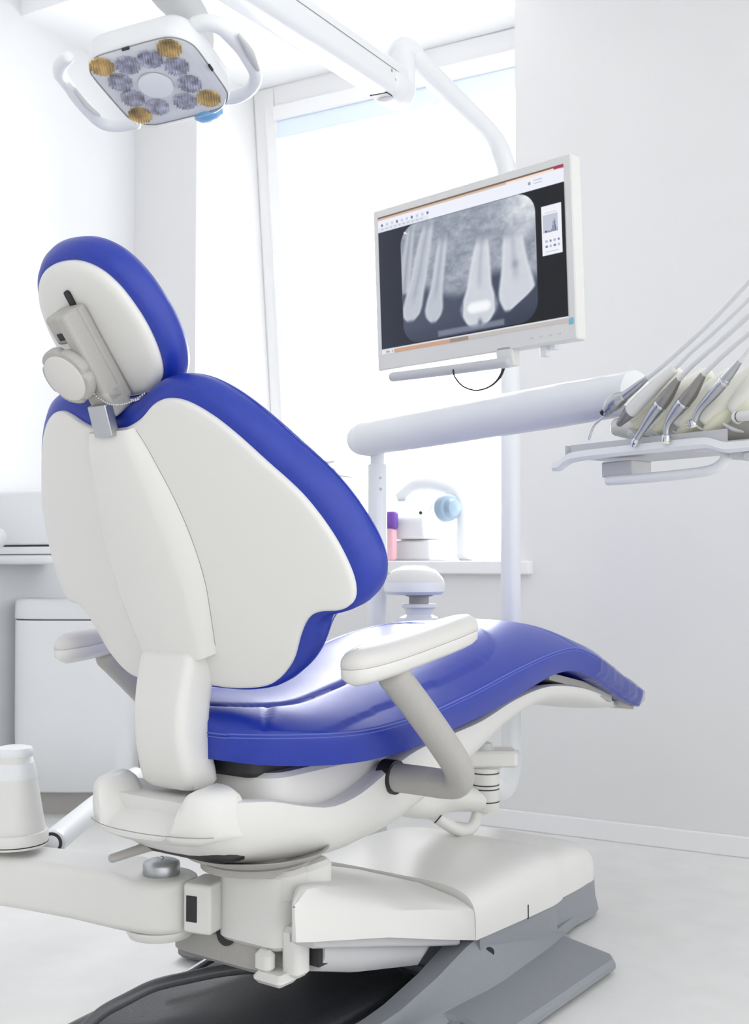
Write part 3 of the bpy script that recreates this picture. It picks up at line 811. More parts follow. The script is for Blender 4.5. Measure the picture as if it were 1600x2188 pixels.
hl = [lpx(292, 262, -.05), lpx(255, 268, -.05), lpx(218, 262, -.046), lpx(176, 224, -.04), lpx(143, 180, -.03), lpx(128, 158, -.02), lpx(130, 138, -.008), lpx(146, 122, .004)]
h1 = mk('handle', tube(hl, [.0125, .0125, .0125, .0115, .0110, .0120, .0125, .0105], n=20, steps=60), M['cool'], lamp, smooth=60)
hrp = [lpx(415, 52, -.05), lpx(440, 48, -.05), lpx(475, 58, -.048), lpx(508, 92, -.045), lpx(532, 130, -.042), lpx(546, 160, -.042), lpx(538, 186, -.045), lpx(508, 205, -.05), lpx(468, 208, -.055)]
h2 = mk('handle', tube(hrp, [.0135, .0150, .0150, .0125, .0115, .0118, .0125, .0135, .0140], n=20, steps=60), M['cool'], lamp, smooth=60)
mk('grip_insert', tube([lpx(160, 190, -.028), lpx(185, 222, -.031), lpx(212, 246, -.036)], [.0035, .0045, .0035], n=10, steps=20), M['white'], h1)
mk('grip_insert', tube([lpx(510, 75, -.035), lpx(530, 105, -.032), lpx(552, 150, -.032)], [.003, .0075, .003], n=12, steps=24), M['lightgrey'], h2)
mk('sensor_button', lathe([(.026, -.012), (.028, -.006), (.027, 0), (.018, .006), (.004, .008)], at(447, 251, 2.16), EN * .8 + EY * .45, 40), M['lampblue'], lamp, label='light blue sensor dome')
mk('sensor_collar', lathe([(.024, -.03), (.029, -.022), (.029, -.010)], at(447, 251, 2.16), EN * .8 + EY * .45, 40), M['lightgrey'], lamp)
mk('lamp_stem', tube([arm_b + adir * .1 - Z * .02, at(350, -40, 2.10), at(395, 18, 2.12), at(418, 60, 2.12), at(420, 105, 2.11), lm(.03, -.02, -.066)], [.036, .037, .036, .032, .026, .022], n=24), M['lightgrey'], lamp, smooth=60, label='curved grey stem above the lamp head')

# ------------------------------------------------------------------ monitor
MH = rot([.713, -.70, 0]); MH /= np.linalg.norm(MH)
MT = Z - .045 * rot([.70, .713, 0]); MT /= np.linalg.norm(MT)
MN = np.cross(MH, MT)                                    # towards the viewer
MC = at(1012, 565, 2.69)
if MN @ (CAM - MC) < 0: MN = -MN


def mm(x, y, w):
    return MC + MH * x + MT * y + MN * w


mon = thing('monitor', 'white flat monitor showing a tooth x-ray, hung before the window', 'monitor', mm(0, -.2, -.03))
mk('housing', prism(rrect(.606, .407, .006, 4) + np.array([-.022, -.010]), mm, -.036, 0.0, .003), M['white'], mon, smooth=40)
mk('rear_bulge', prism(rrect(.40, .27, .02, 5), mm, -.062, -.03, .01), M['white'], mon)

# picture: x-ray software, painted point by point into the panel's colours
GW, GH = 340, 210
gx, gy = np.meshgrid(np.linspace(0, 1, GW), np.linspace(0, 1, GH))   # gy from the top
img = np.zeros((GH, GW, 3)); img[:] = np.array([28, 29, 34])
img += (gx[..., None] < .5) * np.array([14, 16, 22]) * (1 - gx[..., None] * 2) * 1.6
rs = np.random.RandomState(3)


def vnoise(n):
    g = rs.rand(n + 2, n + 2); X = gx * n; Y = gy * n; i = X.astype(int); j = Y.astype(int); fx = X - i; fy = Y - j
    fx = fx * fx * (3 - 2 * fx); fy = fy * fy * (3 - 2 * fy)
    return (g[j, i] * (1 - fx) + g[j, i + 1] * fx) * (1 - fy) + (g[j + 1, i] * (1 - fx) + g[j + 1, i + 1] * fx) * fy


def rr(x0, y0, x1, y1, r):
    ax_, ay_ = .62, .39                                       # panel aspect
    qx = np.abs((gx - (x0 + x1) / 2) * ax_) - ((x1 - x0) / 2 * ax_ - r); qy = np.abs((gy - (y0 + y1) / 2) * ay_) - ((y1 - y0) / 2 * ay_ - r)
    return np.hypot(np.maximum(qx, 0), np.maximum(qy, 0)) + np.minimum(np.maximum(qx, qy), 0) - r


sdx = rr(.135, .115, .86, .955, .055)
inside = np.clip(.5 - sdx / .0022, 0, 1)
sm1 = lambda a, b, x: np.clip((x - a) / (b - a), 0, 1) ** 2 * (3 - 2 * np.clip((x - a) / (b - a), 0, 1))
bone = .60 + .10 * (vnoise(46) - .5) + .12 * (vnoise(22) - .5) + .07 * (vnoise(90) - .5) + .06 * (vnoise(8) - .5) + .30 * sm1(.62, .84, gx) * sm1(.48, .16, gy)
line = .63 + .05 * np.cos((gx - .45) * 14) - .05 * sm1(.3, .1, gx)
air = .20 + .06 * sm1(.9, .1, gx) - .06 * sm1(.8, .97, gy)
g = bone * (1 - sm1(line - .05, line + .05, gy)) + air * sm1(line - .05, line + .05, gy)


def tooth(g, pts, bright, soft=.010):
    """pts: (y, x-centre, half-width) down the tooth"""
    ys = [p[0] for p in pts]
    yy = np.linspace(0, 1, 400)
    K = np.exp(-np.linspace(-2, 2, 25) ** 2); K /= K.sum()
    fx = np.convolve(np.pad(np.interp(yy, ys, [p[1] for p in pts]), 12, 'edge'), K, 'valid'); fh = np.convolve(np.pad(np.interp(yy, ys, [p[2] for p in pts]), 12, 'edge'), K, 'valid')
    cx = np.interp(gy, yy, fx); hw = np.interp(gy, yy, fh)
    m = sm1(soft, -soft, np.abs(gx - cx) - hw) * sm1(ys[0] - .05, ys[0] + .07, gy) * sm1(ys[-1] + .015, ys[-1] - .02, gy)
    edge = .05 * sm1(-.025, 0, np.abs(gx - cx) - hw)
    canal = .09 * np.exp(-((gx - cx) / (hw * .22 + .002)) ** 2) * sm1(.72, .6, gy)
    v = bright + edge - canal + .02 * (vnoise(40) - .5)
    return g * (1 - m) + v * m


g = tooth(g, [(.13, .20, .020), (.40, .165, .030), (.60, .145, .030)], .72)
g = tooth(g, [(.14, .300, .030), (.30, .268, .040), (.48, .238, .045), (.60, .212, .052), (.70, .192, .058), (.76, .183, .050), (.80, .178, .020)], .76)
g = tooth(g, [(.27, .378, .026), (.45, .355, .031), (.58, .338, .033), (.68, .322, .045), (.75, .315, .052), (.80, .312, .042), (.84, .310, .014)], .76)
g = tooth(g, [(.34, .590, .030), (.45, .580, .046), (.55, .572, .056), (.66, .566, .066), (.73, .562, .084), (.84, .560, .088), (.90, .556, .060), (.925, .552, .03)], .83)
g = tooth(g, [(.36, .745, .048), (.48, .748, .058), (.58, .752, .068), (.66, .756, .082), (.73, .758, .092), (.78, .738, .070), (.83, .718, .034), (.86, .708, .012)], .83)
crown = sm1(.024, -.030, rr(.464, .705, .660, .880, .04)); g = np.maximum(g, crown * 1.0)
crown = sm1(.026, -.026, rr(.690, .700, .835, .755, .02)); g = np.maximum(g, crown * .92)
crown = sm1(.016, -.016, rr(.285, .735, .345, .765, .01)); g = np.maximum(g, crown * .90)
notch = np.exp(-(((gx - .565) / .012) ** 2 + ((gy - .905) / .03) ** 2)); g = g * (1 - .7 * notch) + .2 * .7 * notch
spot = np.exp(-(((gx - .755) / .018) ** 2 + ((gy - .56) / .03) ** 2)); g -= .14 * spot
barm = sm1(.004, -.004, rr(.335, .905, .69, .945, .002)); g = g * (1 - .7 * barm) + .56 * .7 * barm
rim = np.exp(-(sdx / .0022) ** 2) * sm1(.8, .5, gy); g = np.maximum(g, rim * .9)
g = np.clip(g, .02, 1)
xr = np.stack([26 + 222 * g ** 1.06, 29 + 222 * g ** 1.0, 42 + 212 * g ** .9], -1)
img = img * (1 - inside[..., None]) + xr * inside[..., None]


def rect(x0, y0, x1, y1, c, a=1.0):
    m = (gx >= x0) & (gx <= x1) & (gy >= y0) & (gy <= y1)
    img[m] = img[m] * (1 - a) + np.array(c) * a


rect(0, 0, 1, .012, (120, 100, 92)); rect(0, .012, 1, .028, (214, 190, 164)); rect(.72, .010, .985, .03, (250, 226, 206)); rect(.955, .0, 1, .02, (168, 60, 92))
rect(0, .028, 1, .112, (240, 243, 253)); rect(.0, .078, .30, .112, (228, 232, 244))
for k in range(10):
    rect(.02 + .03 * k, .055, .032 + .03 * k, .075, (200, 204, 216) if k % 3 else (110, 112, 130))
    rect(.02 + .026 * k, .09, .034 + .026 * k, .097, (190, 196, 210))
rect(.83, .055, .842, .075, (150, 154, 170)); rect(.856, .05, .898, .057, (170, 176, 190)); rect(.856, .067, .898, .074, (180, 186, 200))
rect(.155, .155, .166, .172, (235, 238, 245)); rect(.166, .167, .172, .176, (235, 238, 245))
rect(.888, .235, .984, .555, (243, 244, 252)); rect(.896, .295, .965, .41, (196, 200, 216)); rect(.905, .395, .915, .41, (70, 76, 110)); rect(.905, .28, .96, .286, (206, 206, 220))
for k in range(14):
    h = .01 + .07 * math.exp(-((k - 10) / 2.2) ** 2); rect(.905 + .0042 * k, .41 - h, .908 + .0042 * k, .41, (112, 118, 142))
for j in range(2):
    for k in range(4): rect(.905 + .019 * k, .455 + .035 * j, .915 + .019 * k, .472 + .035 * j, (120, 126, 150) if (k + j) % 2 else (176, 180, 200))
rect(.905, .53, .965, .535, (196, 200, 214))
rect(0, .965, 1, .972, (226, 228, 236)); rect(0, .972, 1, 1, (196, 190, 186)); rect(.07, .972, .40, 1, (206, 164, 138)); rect(.40, .972, .50, 1, (160, 142, 132)); rect(0, .972, .075, 1, (232, 232, 234)); rect(.025, .98, .05, .995, (170, 170, 175)); rect(.06, .98, .07, .995, (180, 176, 168))
img = np.clip(img, 0, 255)
V = [mm(-.306 + .567 * x, .1735 - .347 * y, .0012) for y in np.linspace(0, 1, GH) for x in np.linspace(0, 1, GW)]
Fc = [(j * GW + i, j * GW + i + 1, (j + 1) * GW + i + 1, (j + 1) * GW + i) for j in range(GH - 1) for i in range(GW - 1)]
inv = ROOT[mon.name].inverted()
me = bpy.data.meshes.new('screen'); me.from_pydata([tuple(inv @ Vector(tuple(v))) for v in V], [], Fc)
ca_ = me.color_attributes.new('picture', 'FLOAT_COLOR', 'POINT')
lin = np.where(img / 255 <= .04045, img / 255 / 12.92, ((img / 255 + .055) / 1.055) ** 2.4).reshape(-1, 3)
ca_.data.foreach_set('color', np.concatenate([lin, np.ones((len(lin), 1))], 1).astype(np.float32).ravel())
sm_ = bpy.data.materials.new('lit_screen'); sm_.use_nodes = True
nn_ = sm_.node_tree; b_ = nn_.nodes['Principled BSDF']; at_ = nn_.nodes.new('ShaderNodeAttribute'); at_.attribute_name = 'picture'
b_.inputs['Base Color'].default_value = (.004, .004, .005, 1); b_.inputs['Roughness'].default_value = .3; b_.inputs['Specular IOR Level'].default_value = .2
nn_.links.new(at_.outputs['Color'], b_.inputs['Emission Color']); b_.inputs['Emission Strength'].default_value = .97
me.materials.append(sm_)
so = bpy.data.objects.new('screen', me); COL.objects.link(so); so.parent = mon; so['label'] = 'lit screen with a grey x-ray of upper teeth'; ROOT[so.name] = ROOT[mon.name]
mk('sticker', box(mm(.268, -.172, .0012), (.011, .013, .001), (MH, MT, MN)), M['cyan'], mon, label='small cyan sticker')
mk('bezel_button', join(*[box(mm(x, -.195, .0008), (.008, .003, .001), (MH, MT, MN)) for x in (.16, .185, .21, .235)]), M['padgrey'], mon)
mk('handle_rod', tube([mm(-.262, -.236, .012), mm(-.1, -.240, .012), mm(.10, -.243, .012)], .0125, n=20, steps=20), M['lightgrey'], mon, smooth=60, label='grey handle rod beneath the monitor')
mk('handle_bracket', box(mm(.08, -.225, -.015), (.05, .05, .03), (MH, MT, MN)), M['white'], mon, bevel=.006)
mk('connector', join(box(mm(.175, -.222, -.03), (.02, .03, .02), (MH, MT, MN)), box(mm(.20, -.215, -.03), (.015, .02, .02), (MH, MT, MN))), M['cool'], mon, bevel=.004)
mp0 = mm(.09, .0, -.06); mp1 = at(1089, 560, PD)
mk('mount_arm', tube([mp0, (mp0 + mp1) / 2, mp1], .026, n=18, steps=8), M['cool'], mon)
mk('cable', tube([at(968, 790, 2.68), at(972, 806, 2.68), at(990, 826, 2.68), at(1018, 834, 2.68), at(1046, 826, 2.68), at(1066, 808, 2.68), at(1078, 782, 2.68)], [.0022, .0022, .0022, .0022, .0026, .0036, .0036], n=10), M['black'], mon, label='thin black cable loop')

# ------------------------------------------------------------------ delivery column, arm and instrument unit
colm = thing('delivery_column', 'white telescopic column with a thick horizontal arm crossing beneath the monitor', 'column', at(806, 1320, 3.08) * np.array([1, 1, 0]))
DC = 3.08
c_top = at(806, 1000, DC)
mk('column', lathe([(.0245, -1.12), (.0258, -1.0), (.0258, .005), (.0245, .010)], c_top, n=40), M['cool'], colm)
mk('inner_tube', lathe([(.0195, -.02), (.0195, .06)], c_top, n=32), M['cool'], colm)
mk('column_screw', join(lathe([(.0032, 0), (.0025, .003)], at(813, 1021, DC - .026), -FW), lathe([(.0042, 0), (.0032, .003)], at(813, 1045, DC - .026), -FW)), M['steel'], colm)
mk('column_foot', lathe([(.10, 0), (.10, .02), (.06, .035), (.0255, .05)], c_top * np.array([1, 1, 0]), n=40), M['lightgrey'], colm)
beam = colm
b0, b1 = at(778, 938, DC + .01), at(1358, 838, 2.27)
bd = (b1 - b0) / np.linalg.norm(b1 - b0)
mk('horizontal_arm', tube([b0 - bd * .0, b0 + bd * .3, b0 + bd * .6, b1 - bd * .02, b1], [.046, .0475, .0475, .047, .043], n=32, steps=40), M['cool'], beam, smooth=60)
mk('arm_end', tube([b0 - bd * .018, b0 + bd * .02], [.043, .049], n=32, steps=6), M['cool'], beam, smooth=60)
mk('underside_slot', box(c_top + Z * .062 + bd * .022, (.035, .03, .03), (bd, np.cross(Z, bd), Z)), M['dark'], beam)

bowl = thing('swivel_head', 'white domed swivel head with a short grey neck behind the seat', 'swivel head', at(885, 1340, 3.02))
bc = at(885, 1262, 3.0)
mk('cap', lathe([(.0, .066), (.03, .064), (.058, .052), (.074, .034), (.078, .024)], bc, n=48), M['white'], bowl)
mk('body', lathe([(.076, .026), (.080, .018), (.080, -.002), (.072, -.010)], bc, n=48), M['cool'], bowl)
mk('neck', lathe([(.036, -.012), (.036, -.014), (.026, -.016), (.026, -.035)], bc + RT * .012, n=32), M['warmgrey'], bowl)
mk('flange', lathe([(.044, -.034), (.046, -.037), (.046, -.043), (.038, -.047), (.034, -.062), (.050, -.070), (.056, -.085), (.056, -.13)], bc + RT * .012, n=40), M['cool'], bowl)
arm_c = c_top * np.array([1, 1, 0]) + Z * (bc[2] - .10)
mk('bracket', tube([bc + RT * .012 - Z * .12, (bc + arm_c) / 2 - Z * .09, arm_c - Z * .02], .03, n=20, steps=10), M['cool'], bowl)

# instrument tray
TZ = 1.089
tA, tB = at(1207, 978, 2.28), at(1568, 945, 1.97)
td = tB - tA; td[2] = 0; TL = np.linalg.norm(td); td /= TL; tb = np.cross(Z, td)
if tb @ (CAM - tA) > 0: tb = -tb                              # away from the viewer
tray = thing('instrument_tray', 'white tray with a looped handle under the dental instruments', 'tray', tA + td * .2)
t0 = tA.copy(); t0[2] = TZ


def tm(x, y, z):
    return t0 + td * x + tb * y + Z * z


mk('tray_pan', join(box(tm(TL / 2 + .10, .10, -.002), (TL + .20, .20, .003), (td, tb, Z)), box(tm(TL / 2 + .0, .002, .010), (TL - .03, .003, .022), (td, tb, Z)), box(tm(TL / 2 + .1, .198, .010), (TL + .2, .004, .022), (td, tb, Z)), box(tm(.002, .10, .010), (.004, .20, .022), (td, tb, Z))), M['lightgrey'], tray)
rail = [tm(-.028, -.006, -.012), tm(-.012, -.006, -.011), tm(.004, -.006, -.002), tm(.03, -.006, .004), tm(.12, -.006, .006), tm(TL - .08, -.006, .007), tm(TL - .045, -.006, .004), tm(TL - .02, -.006, -.004), tm(TL + .01, -.006, -.006), tm(TL + .2, -.006, -.006)]
rings = []
for p in crom(rail, 80):
    rings.append([p + tb * a + Z * b for a, b in ((0, .0025), (.006, .0025), (.006, -.010), (.012, -.016), (0, -.016), (-.004, -.010))])
mk('tray_rail', loft(rings), M['cool'], tray, smooth=50)
mk('support_block', box(tm(.105, .06, -.030), (.075, .06, .030), (td, tb, Z)), M['lightgrey'], tray, bevel=.003)
mk('tray_handle', tube([tm(.085, .03, -.052), tm(.16, .03, -.052), tm(.26, .03, -.050), tm(.322, .03, -.046), tm(.348, .03, -.034), tm(.352, .03, -.020), tm(.335, .03, -.006), tm(.29, .03, -.002)], .0095, n=20), M['cool'], tray, smooth=60, label='white U-shaped handle below the tray')
mk('handle_hinge', join(box(tm(.405, .03, -.022), (.05, .05, .022), (td, tb, Z)), lathe([(.008, 0), (.008, .04)], tm(.415, .0, -.03), tb)), M['lightgrey'], tray, bevel=.003)

# instrument unit
unit = thing('delivery_unit', 'white instrument unit with cream holder tongues at the right edge', 'instrument unit', tm(.28, .1, .02))
rings = []
for x, h, w in ((.078, .018, .02), (.082, .040, .05), (.10, .056, .075), (.14, .064, .085), (.25, .070, .09), (.40, .074, .09), (.62, .074, .09)):
    rings.append([tm(x + .02 * math.cos(t), .165 + w * math.cos(t), .020 + h * .5 + h * .5 * math.sin(t)) for t in np.linspace(0, 2 * math.pi, 32, endpoint=False)])
mk('unit_body', loft(rings), M['cool'], unit, smooth=60)


def di(x, back=0.0):
    """depth of the instrument fan over the tray"""
    return 2.205 - (x - 1300) * .00086 + back


tong = [(1352, 893, 1452, 800), (1400, 897, 1512, 800), (1452, 902, 1566, 800), (1508, 896, 1630, 780), (1570, 872, 1700, 740)]
for a, b, c, d in tong:
    A, B = at(a, b, di(a, .014)), at(c, d, di(c, .05))
    mk('holder_tongue', tube([A, A + (B - A) * .3, A + (B - A) * .7, B], [.0150, .0220, .0225, .0150], n=24, steps=24), M['cream'], unit, smooth=60, label='cream rubber tongue between the instruments')
    e = A + (B - A) * .02 - Z * .022
    mk('holder_lip', tube([e, e + (B - A) * .22, e + (B - A) * .5], [.010, .016, .010], n=16, steps=10), M['yellow'], unit)
mk('unit_bowl', tube([at(1316, 912, 2.30), at(1360, 916, 2.28), at(1440, 916, 2.22), at(1530, 908, 2.14), at(1640, 900, 2.06)], [.018, .028, .034, .036, .038], n=28), M['white'], unit, smooth=60)
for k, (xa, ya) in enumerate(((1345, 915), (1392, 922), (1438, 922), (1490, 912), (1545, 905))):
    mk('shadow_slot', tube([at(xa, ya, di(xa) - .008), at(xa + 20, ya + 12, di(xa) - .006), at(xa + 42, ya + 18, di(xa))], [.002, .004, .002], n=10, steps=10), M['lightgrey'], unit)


def P(*pts): return [at(x, y, di(x) + (q[0] if q else -.034)) for x, y, *q in pts]


hose_grp = 'dental handpieces on the delivery unit'


def instrument(name, label, cat, org):
    return thing(name, label, cat, at(org[0], org[1], di(org[0]) - .02))


def hose(t, pts, r=.0042):
    q = P(*pts)                                       # beyond the frame the hose bends over and drops into the unit
    k = len([o for o in bpy.data.objects if o.name.split('.')[0] == 'hose'])
    e = tm(.60 - .035 * k, .17, .08); m_ = (q[-1] + e) / 2 + td * .08; m_[2] = q[-1][2] + .02
    q += [q[-1] + (q[-1] - q[-2]) * .35, m_ + td * .03, e + Z * .06 + td * .02, e]
    mk('hose', tube(q, r, n=14, steps=90), M['tube'], t, smooth=60)


# air-water syringe
t = instrument('air_water_syringe', 'steel syringe with bent thin nozzle, leftmost in the instrument row', 'syringe', (1300, 880))
mk('nozzle', tube(P((1258, 939), (1263, 922), (1270, 908), (1282, 897), (1292, 888)), .0024, n=12), M['chrome'], t, smooth=60)
mk('nozzle_nut', lathe([(.003, 0), (.0055, .004), (.0075, .016)], P((1291, 888))[0], P((1310, 868))[0] - P((1291, 888))[0], 24), M['steel'], t)
mk('head', tube(P((1296, 876), (1308, 864), (1322, 854), (1332, 848)), [.010, .0145, .0150, .0110], n=20, steps=16), M['steel'], t, smooth=60)
mk('button', lathe([(.0036, 0), (.0034, .006), (.002, .007)], P((1305, 864, -.036))[0], -FW + UP * .3, 16), M['steel'], t)
mk('grip', tube(P((1330, 850), (1350, 834), (1372, 816), (1382, 808)), [.0095, .0085, .0072, .0050], n=18, steps=16), M['steel'], t, smooth=60)
mk('collar', lathe([(.006, 0), (.006, .006)], P((1286, 884))[0], P((1310, 868))[0] - P((1291, 888))[0], 20), M['dark'], t)
hose(t, ((1380, 810), (1420, 778), (1500, 706), (1560, 646), (1640, 560)), .0043)
# scaler
t = instrument('scaler_handpiece', 'white pen-like handpiece with a grey conical tip beside the syringe', 'handpiece', (1350, 880))
mk('tip', lathe([(.0050, 0), (.0058, .001), (.0125, .034), (.0130, .038)], P((1321, 908))[0], P((1356, 868))[0] - P((1321, 908))[0], 28), M['motor'], t)
mk('tip_bore', lathe([(.0040, 0), (.0040, .002)], P((1320.5, 908.6))[0], P((1356, 868))[0] - P((1321, 908))[0], 20), M['black'], t)
mk('body', tube(P((1347, 879), (1370, 855), (1400, 826), (1432, 797), (1440, 790)), [.0130, .0132, .0128, .0105, .0080], n=24, steps=20), M['white'], t, smooth=60)
hose(t, ((1436, 793), (1480, 750), (1540, 697), (1640, 602)), .0036)
# straight handpiece
t = instrument('turbine_handpiece', 'silver turbine handpiece pointing down with a small round head', 'handpiece', (1400, 880))
mk('head', tube(P((1354, 952), (1357, 944), (1360, 938)), [.0055, .0068, .0060], n=18, steps=8), M['chrome'], t, smooth=60)
mk('head_port', lathe([(.0014, 0), (.0014, .001)], P((1354, 949, -.0415))[0], -FW, 12), M['dark'], t)
mk('body', tube(P((1359, 940), (1370, 922), (1388, 895), (1402, 876), (1412, 864)), [.0058, .0066, .0086, .0105, .0118], n=24, steps=24), M['steel'], t, smooth=60)
mk('ring', lathe([(.0124, 0), (.0126, .001), (.0126, .004), (.0120, .005)], P((1409, 868))[0], P((1430, 842))[0] - P((1409, 868))[0], 32), M['chrome'], t)
mk('motor', tube(P((1413, 863), (1428, 842), (1440, 824), (1448, 812)), [.0122, .0122, .0095, .0062], n=24, steps=20), M['motor'], t, smooth=60)
hose(t, ((1446, 815), (1480, 780), (1540, 728), (1640, 640)), .0048)
# contra-angle
t = instrument('contra_angle_handpiece', 'silver angled handpiece with yellow tinted head and taupe motor', 'handpiece', (1450, 870))
mk('head', lathe([(.0072, -.006), (.0082, -.004), (.0082, .006), (.006, .008)], P((1423, 938))[0], UP + RT * .15, 28), M['chrome'], t)
mk('head_cap', lathe([(.0070, -.0085), (.0075, -.006)], P((1423, 938))[0], UP + RT * .15, 28), M['yellow'], t)
mk('neck', tube(P((1424, 932), (1424, 918), (1428, 904), (1438, 888), (1452, 870), (1460, 861)), [.0055, .0062, .0075, .0095, .0118, .0120], n=24, steps=30), M['steel'], t, smooth=60)
mk('ring', lathe([(.0124, 0), (.0126, .001), (.0126, .004), (.0120, .005)], P((1458, 864))[0], P((1480, 838))[0] - P((1458, 864))[0], 32), M['chrome'], t)
mk('motor', tube(P((1462, 859), (1478, 838), (1492, 816), (1501, 802)), [.0122, .0122, .0095, .0062], n=24, steps=20), M['motor'], t, smooth=60)
hose(t, ((1500, 804), (1525, 778), (1565, 742), (1640, 680)), .0046)
# slim handpiece
t = instrument('slim_handpiece', 'slim silver handpiece lying highest, with a small tilted head', 'handpiece', (1530, 840))
mk('head', lathe([(.0078, -.005), (.0086, -.003), (.0080, .005), (.005, .007)], P((1480, 904))[0], UP * .9 - RT * .25, 28), M['chrome'], t)
mk('head_cap', lathe([(.0066, -.0075), (.0070, -.005)], P((1480, 904))[0], UP * .9 - RT * .25, 28), M['yellow'], t)
mk('bur', tube(P((1459, 911), (1475, 907)), .0012, n=8, steps=4), M['chrome'], t)
mk('body', tube(P((1484, 899), (1490, 884), (1500, 868), (1520, 846), (1545, 818), (1550, 812)), [.0066, .0066, .0078, .0092, .0094, .0088], n=24, steps=30), M['steel'], t, smooth=60)
mk('ring', lathe([(.0092, 0), (.0096, .001), (.0096, .006), (.009, .007)], P((1543, 820))[0], P((1560, 798))[0] - P((1543, 820))[0], 28), M['chrome'], t)
mk('connector', tube(P((1549, 812), (1562, 796), (1580, 772)), [.0086, .0072, .0046], n=20, steps=12), M['steel'], t, smooth=60)
hose(t, ((1578, 775), (1595, 754), (1640, 700)), .0042)
# curing light at the right edge
t = instrument('curing_light', 'white cylinder end of a hand tool resting at the right edge', 'curing light', (1580, 888))
mk('barrel', tube(P((1578, 890, -.012), (1600, 888, -.012), (1680, 880, -.012)), .0092, n=24, steps=10), M['white'], t, smooth=60)
mk('end_cap', lathe([(.0095, 0), (.0088, -.006), (.005, -.009)], P((1576, 890, -.012))[0], P((1600, 888, -.012))[0] - P((1576, 890, -.012))[0], 28), M['cool'], t)
mk('seam_ring', lathe([(.0096, 0), (.0096, .0012)], P((1578, 890, -.012))[0], P((1600, 888, -.012))[0] - P((1576, 890, -.012))[0], 28), M['dark'], t)

# ------------------------------------------------------------------ left background: cabinet and wall box
cq = at(165, 1690, 4.05); CX, CY = cq[0], cq[1]
cabd = rot([0, 1, 0]); cabr = rot([1, 0, 0])
cab = thing('cabinet', 'white bulging floor cabinet with a thin dark lid line, behind the left armrest', 'cabinet', (CX, CY, 0))


def cring(w, d, z, n=56, p=.55):
    return [np.array([CX, CY, z]) + cabr * w * math.copysign(abs(math.cos(t)) ** p, math.cos(t)) + cabd * d * math.copysign(abs(math.sin(t)) ** p, math.sin(t)) for t in np.linspace(0, 2 * math.pi, n, endpoint=False)]


mk('body', loft([cring(w, d, z) for z, w, d in ((.085, .20, .10), (.09, .206, .106), (.3, .212, .112), (.66, .214, .114), (.676, .214, .114))]), M['cool'], cab, smooth=50)
mk('lid', loft([cring(w, d, z) for z, w, d in ((.681, .214, .114), (.684, .216, .116), (.742, .214, .114), (.750, .208, .108))]), M['cool'], cab, smooth=50)
mk('lid_gap', loft([cring(w, d, z) for z, w, d in ((.674, .211, .111), (.683, .211, .111))]), M['dark'], cab)
mk('plinth', loft([cring(w, d, z) for z, w, d in ((0, .17, .05), (.086, .17, .05))]), M['warmgrey'], cab)

wb0 = at(66, 1125, 3.92)
wbx = thing('wall_box', 'pale grey rounded box on the wall with dark line near its bottom edge', 'wall box', wb0)


def wbr(x0, x1, z0, z1, y0, y1, m, nm, bev):
    return mk(nm, box2((x0, y0, z0), (x1, y1, z1)), m, wbx, bevel=bev, seg=4)


WBX0, WBX1 = LX + .005, at(150, 1125, 3.92)[0] + .12
wy = wb0[1]
wbr(WBX0, WBX1, at(60, 1166, 3.92)[2], at(60, 1048, 3.92)[2], wy - .02, wy + .28, M['cool'], 'box_body', .012)
wbr(WBX0 + .002, WBX1 - .002, at(60, 1184, 3.92)[2], at(60, 1168.5, 3.92)[2], wy - .024, wy + .28, M['cool'], 'box_band', .003)
wbr(WBX0, WBX1, at(60, 1206, 3.92)[2], at(60, 1185, 3.92)[2], wy - .026, wy + .28, M['cool'], 'box_base', .014)
wbr(WBX0 + .01, WBX1 - .01, at(60, 1190, 3.92)[2], at(60, 1160, 3.92)[2], wy - .016, wy + .27, M['dark'], 'box_gap', 0)
mk('box_knob', lathe([(.0, .045), (.02, .042), (.034, .02), (.036, 0)], at(-8, 1150, 3.85), (-FW)), M['cool'], wbx)

# ------------------------------------------------------------------ things on the window board
SZ = .883


def sill(x, y, Y):
    r = FW + RT * (x - 800) / F_PX - UP * (y - 1094) / F_PX
    return CAM + r * (Y / r[1])


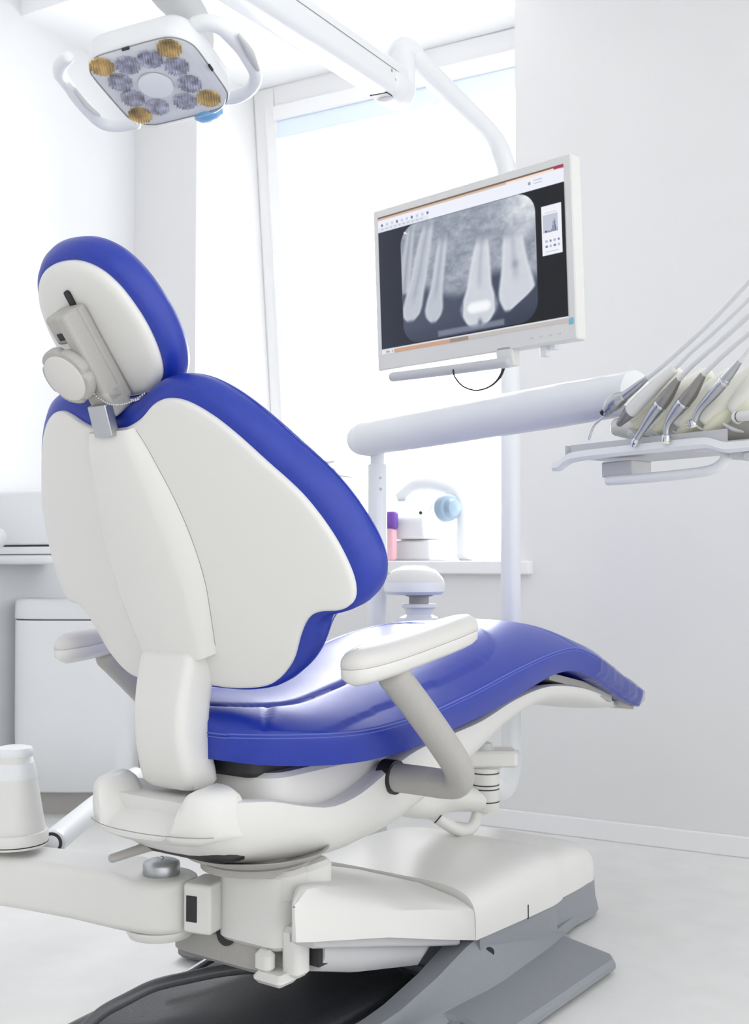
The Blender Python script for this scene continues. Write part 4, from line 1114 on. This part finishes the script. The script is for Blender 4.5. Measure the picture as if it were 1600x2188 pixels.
sm0 = sill(880, 1185, 3.70)
mach = thing('sealing_machine', 'white tabletop machine with a blue-grey side knob on the window board', 'machine', (sm0[0], sm0[1], SZ))
sx0, sx1 = sill(815, 1185, 3.68)[0], sill(925, 1185, 3.68)[0]
mk('machine_base', box2((sx0, 3.66, SZ), (sx1, 3.86, SZ + .075)), M['cool'], mach, bevel=.012)
hp0 = [(3.64, SZ + .078), (3.63, SZ + .150), (3.70, SZ + .205), (3.80, SZ + .235), (3.87, SZ + .235), (3.88, SZ + .078)]
mk('machine_body', loft([[np.array([x, y, z]) for y, z in hp0] for x in (sx0 - .0, sx1 - .012)]), M['cool'], mach, bevel=.012)
mk('arched_lid', tube([np.array([sx0 + .02, 3.78, SZ + .24]), np.array([(sx0 + sx1) / 2, 3.78, SZ + .285]), np.array([sx1 + .02, 3.78, SZ + .268]), np.array([sx1 + .075, 3.78, SZ + .20]), np.array([sx1 + .085, 3.78, SZ + .02])], [.02, .028, .03, .034, .04], n=20), M['cool'], mach, smooth=60)
kb = sill(950, 1086, 3.72)
mk('side_knob', lathe([(.050, 0), (.052, .004), (.048, .030), (.044, .034), (.034, .036), (.028, .058), (.004, .066)], kb, (.9, -.42, 0), 40), M['tealgrey'], mach, label='round blue-grey knob')
mk('machine_button', lathe([(.006, 0), (.006, .004)], sill(899, 1096, 3.655), (0, -1, .4)), M['dark'], mach)
mk('machine_foot', join(*[box((x, 3.69, SZ + .003), (.02, .02, .006)) for x in (sx0 + .03, sx1 - .03)]), M['lightgrey'], mach)
pk = sill(838, 1112, 3.60)
pkt = thing('glove_packet', 'small purple and pink packet leaning on the machine by the column', 'packet', (pk[0], pk[1] - .0, SZ))
mk('packet_top', box2((pk[0] - .045, 3.585, SZ + .11), (pk[0] + .018, 3.62, SZ + .178)), M['purple'], pkt, bevel=.012)
mk('packet_bottom', box2((pk[0] - .045, 3.585, SZ), (pk[0] + .012, 3.62, SZ + .118)), M['pink'], pkt, bevel=.010)
bx = sill(690, 1190, 3.74)
ster = thing('sterilizer_box', 'white tall box with grey clip on the window board beyond the backrest', 'box', (bx[0], bx[1], SZ))
b0x, b1x = sill(600, 1190, 3.74)[0], sill(728, 1190, 3.74)[0]
mk('box_body', box2((b0x, 3.70, SZ), (b1x, 3.90, SZ + .325)), M['cool'], ster, bevel=.014)
mk('box_lid', box2((b0x + .0, 3.69, SZ + .327), (b1x + .006, 3.90, SZ + .355)), M['white'], ster, bevel=.010)
mk('grey_clip', tube([np.array([b1x - .12, 3.70, SZ + .362]), np.array([b1x - .06, 3.70, SZ + .372]), np.array([b1x - .01, 3.71, SZ + .378])], [.006, .011, .005], n=12), M['lightgrey'], ster)
mk('power_lead', tube([np.array([b1x + .004, 3.72, SZ + .31]), np.array([b1x + .04, 3.71, SZ + .22]), np.array([b1x + .10, 3.71, SZ + .13]), np.array([b1x + .13, 3.71, SZ + .01])], .003, n=10), M['tube'], ster)
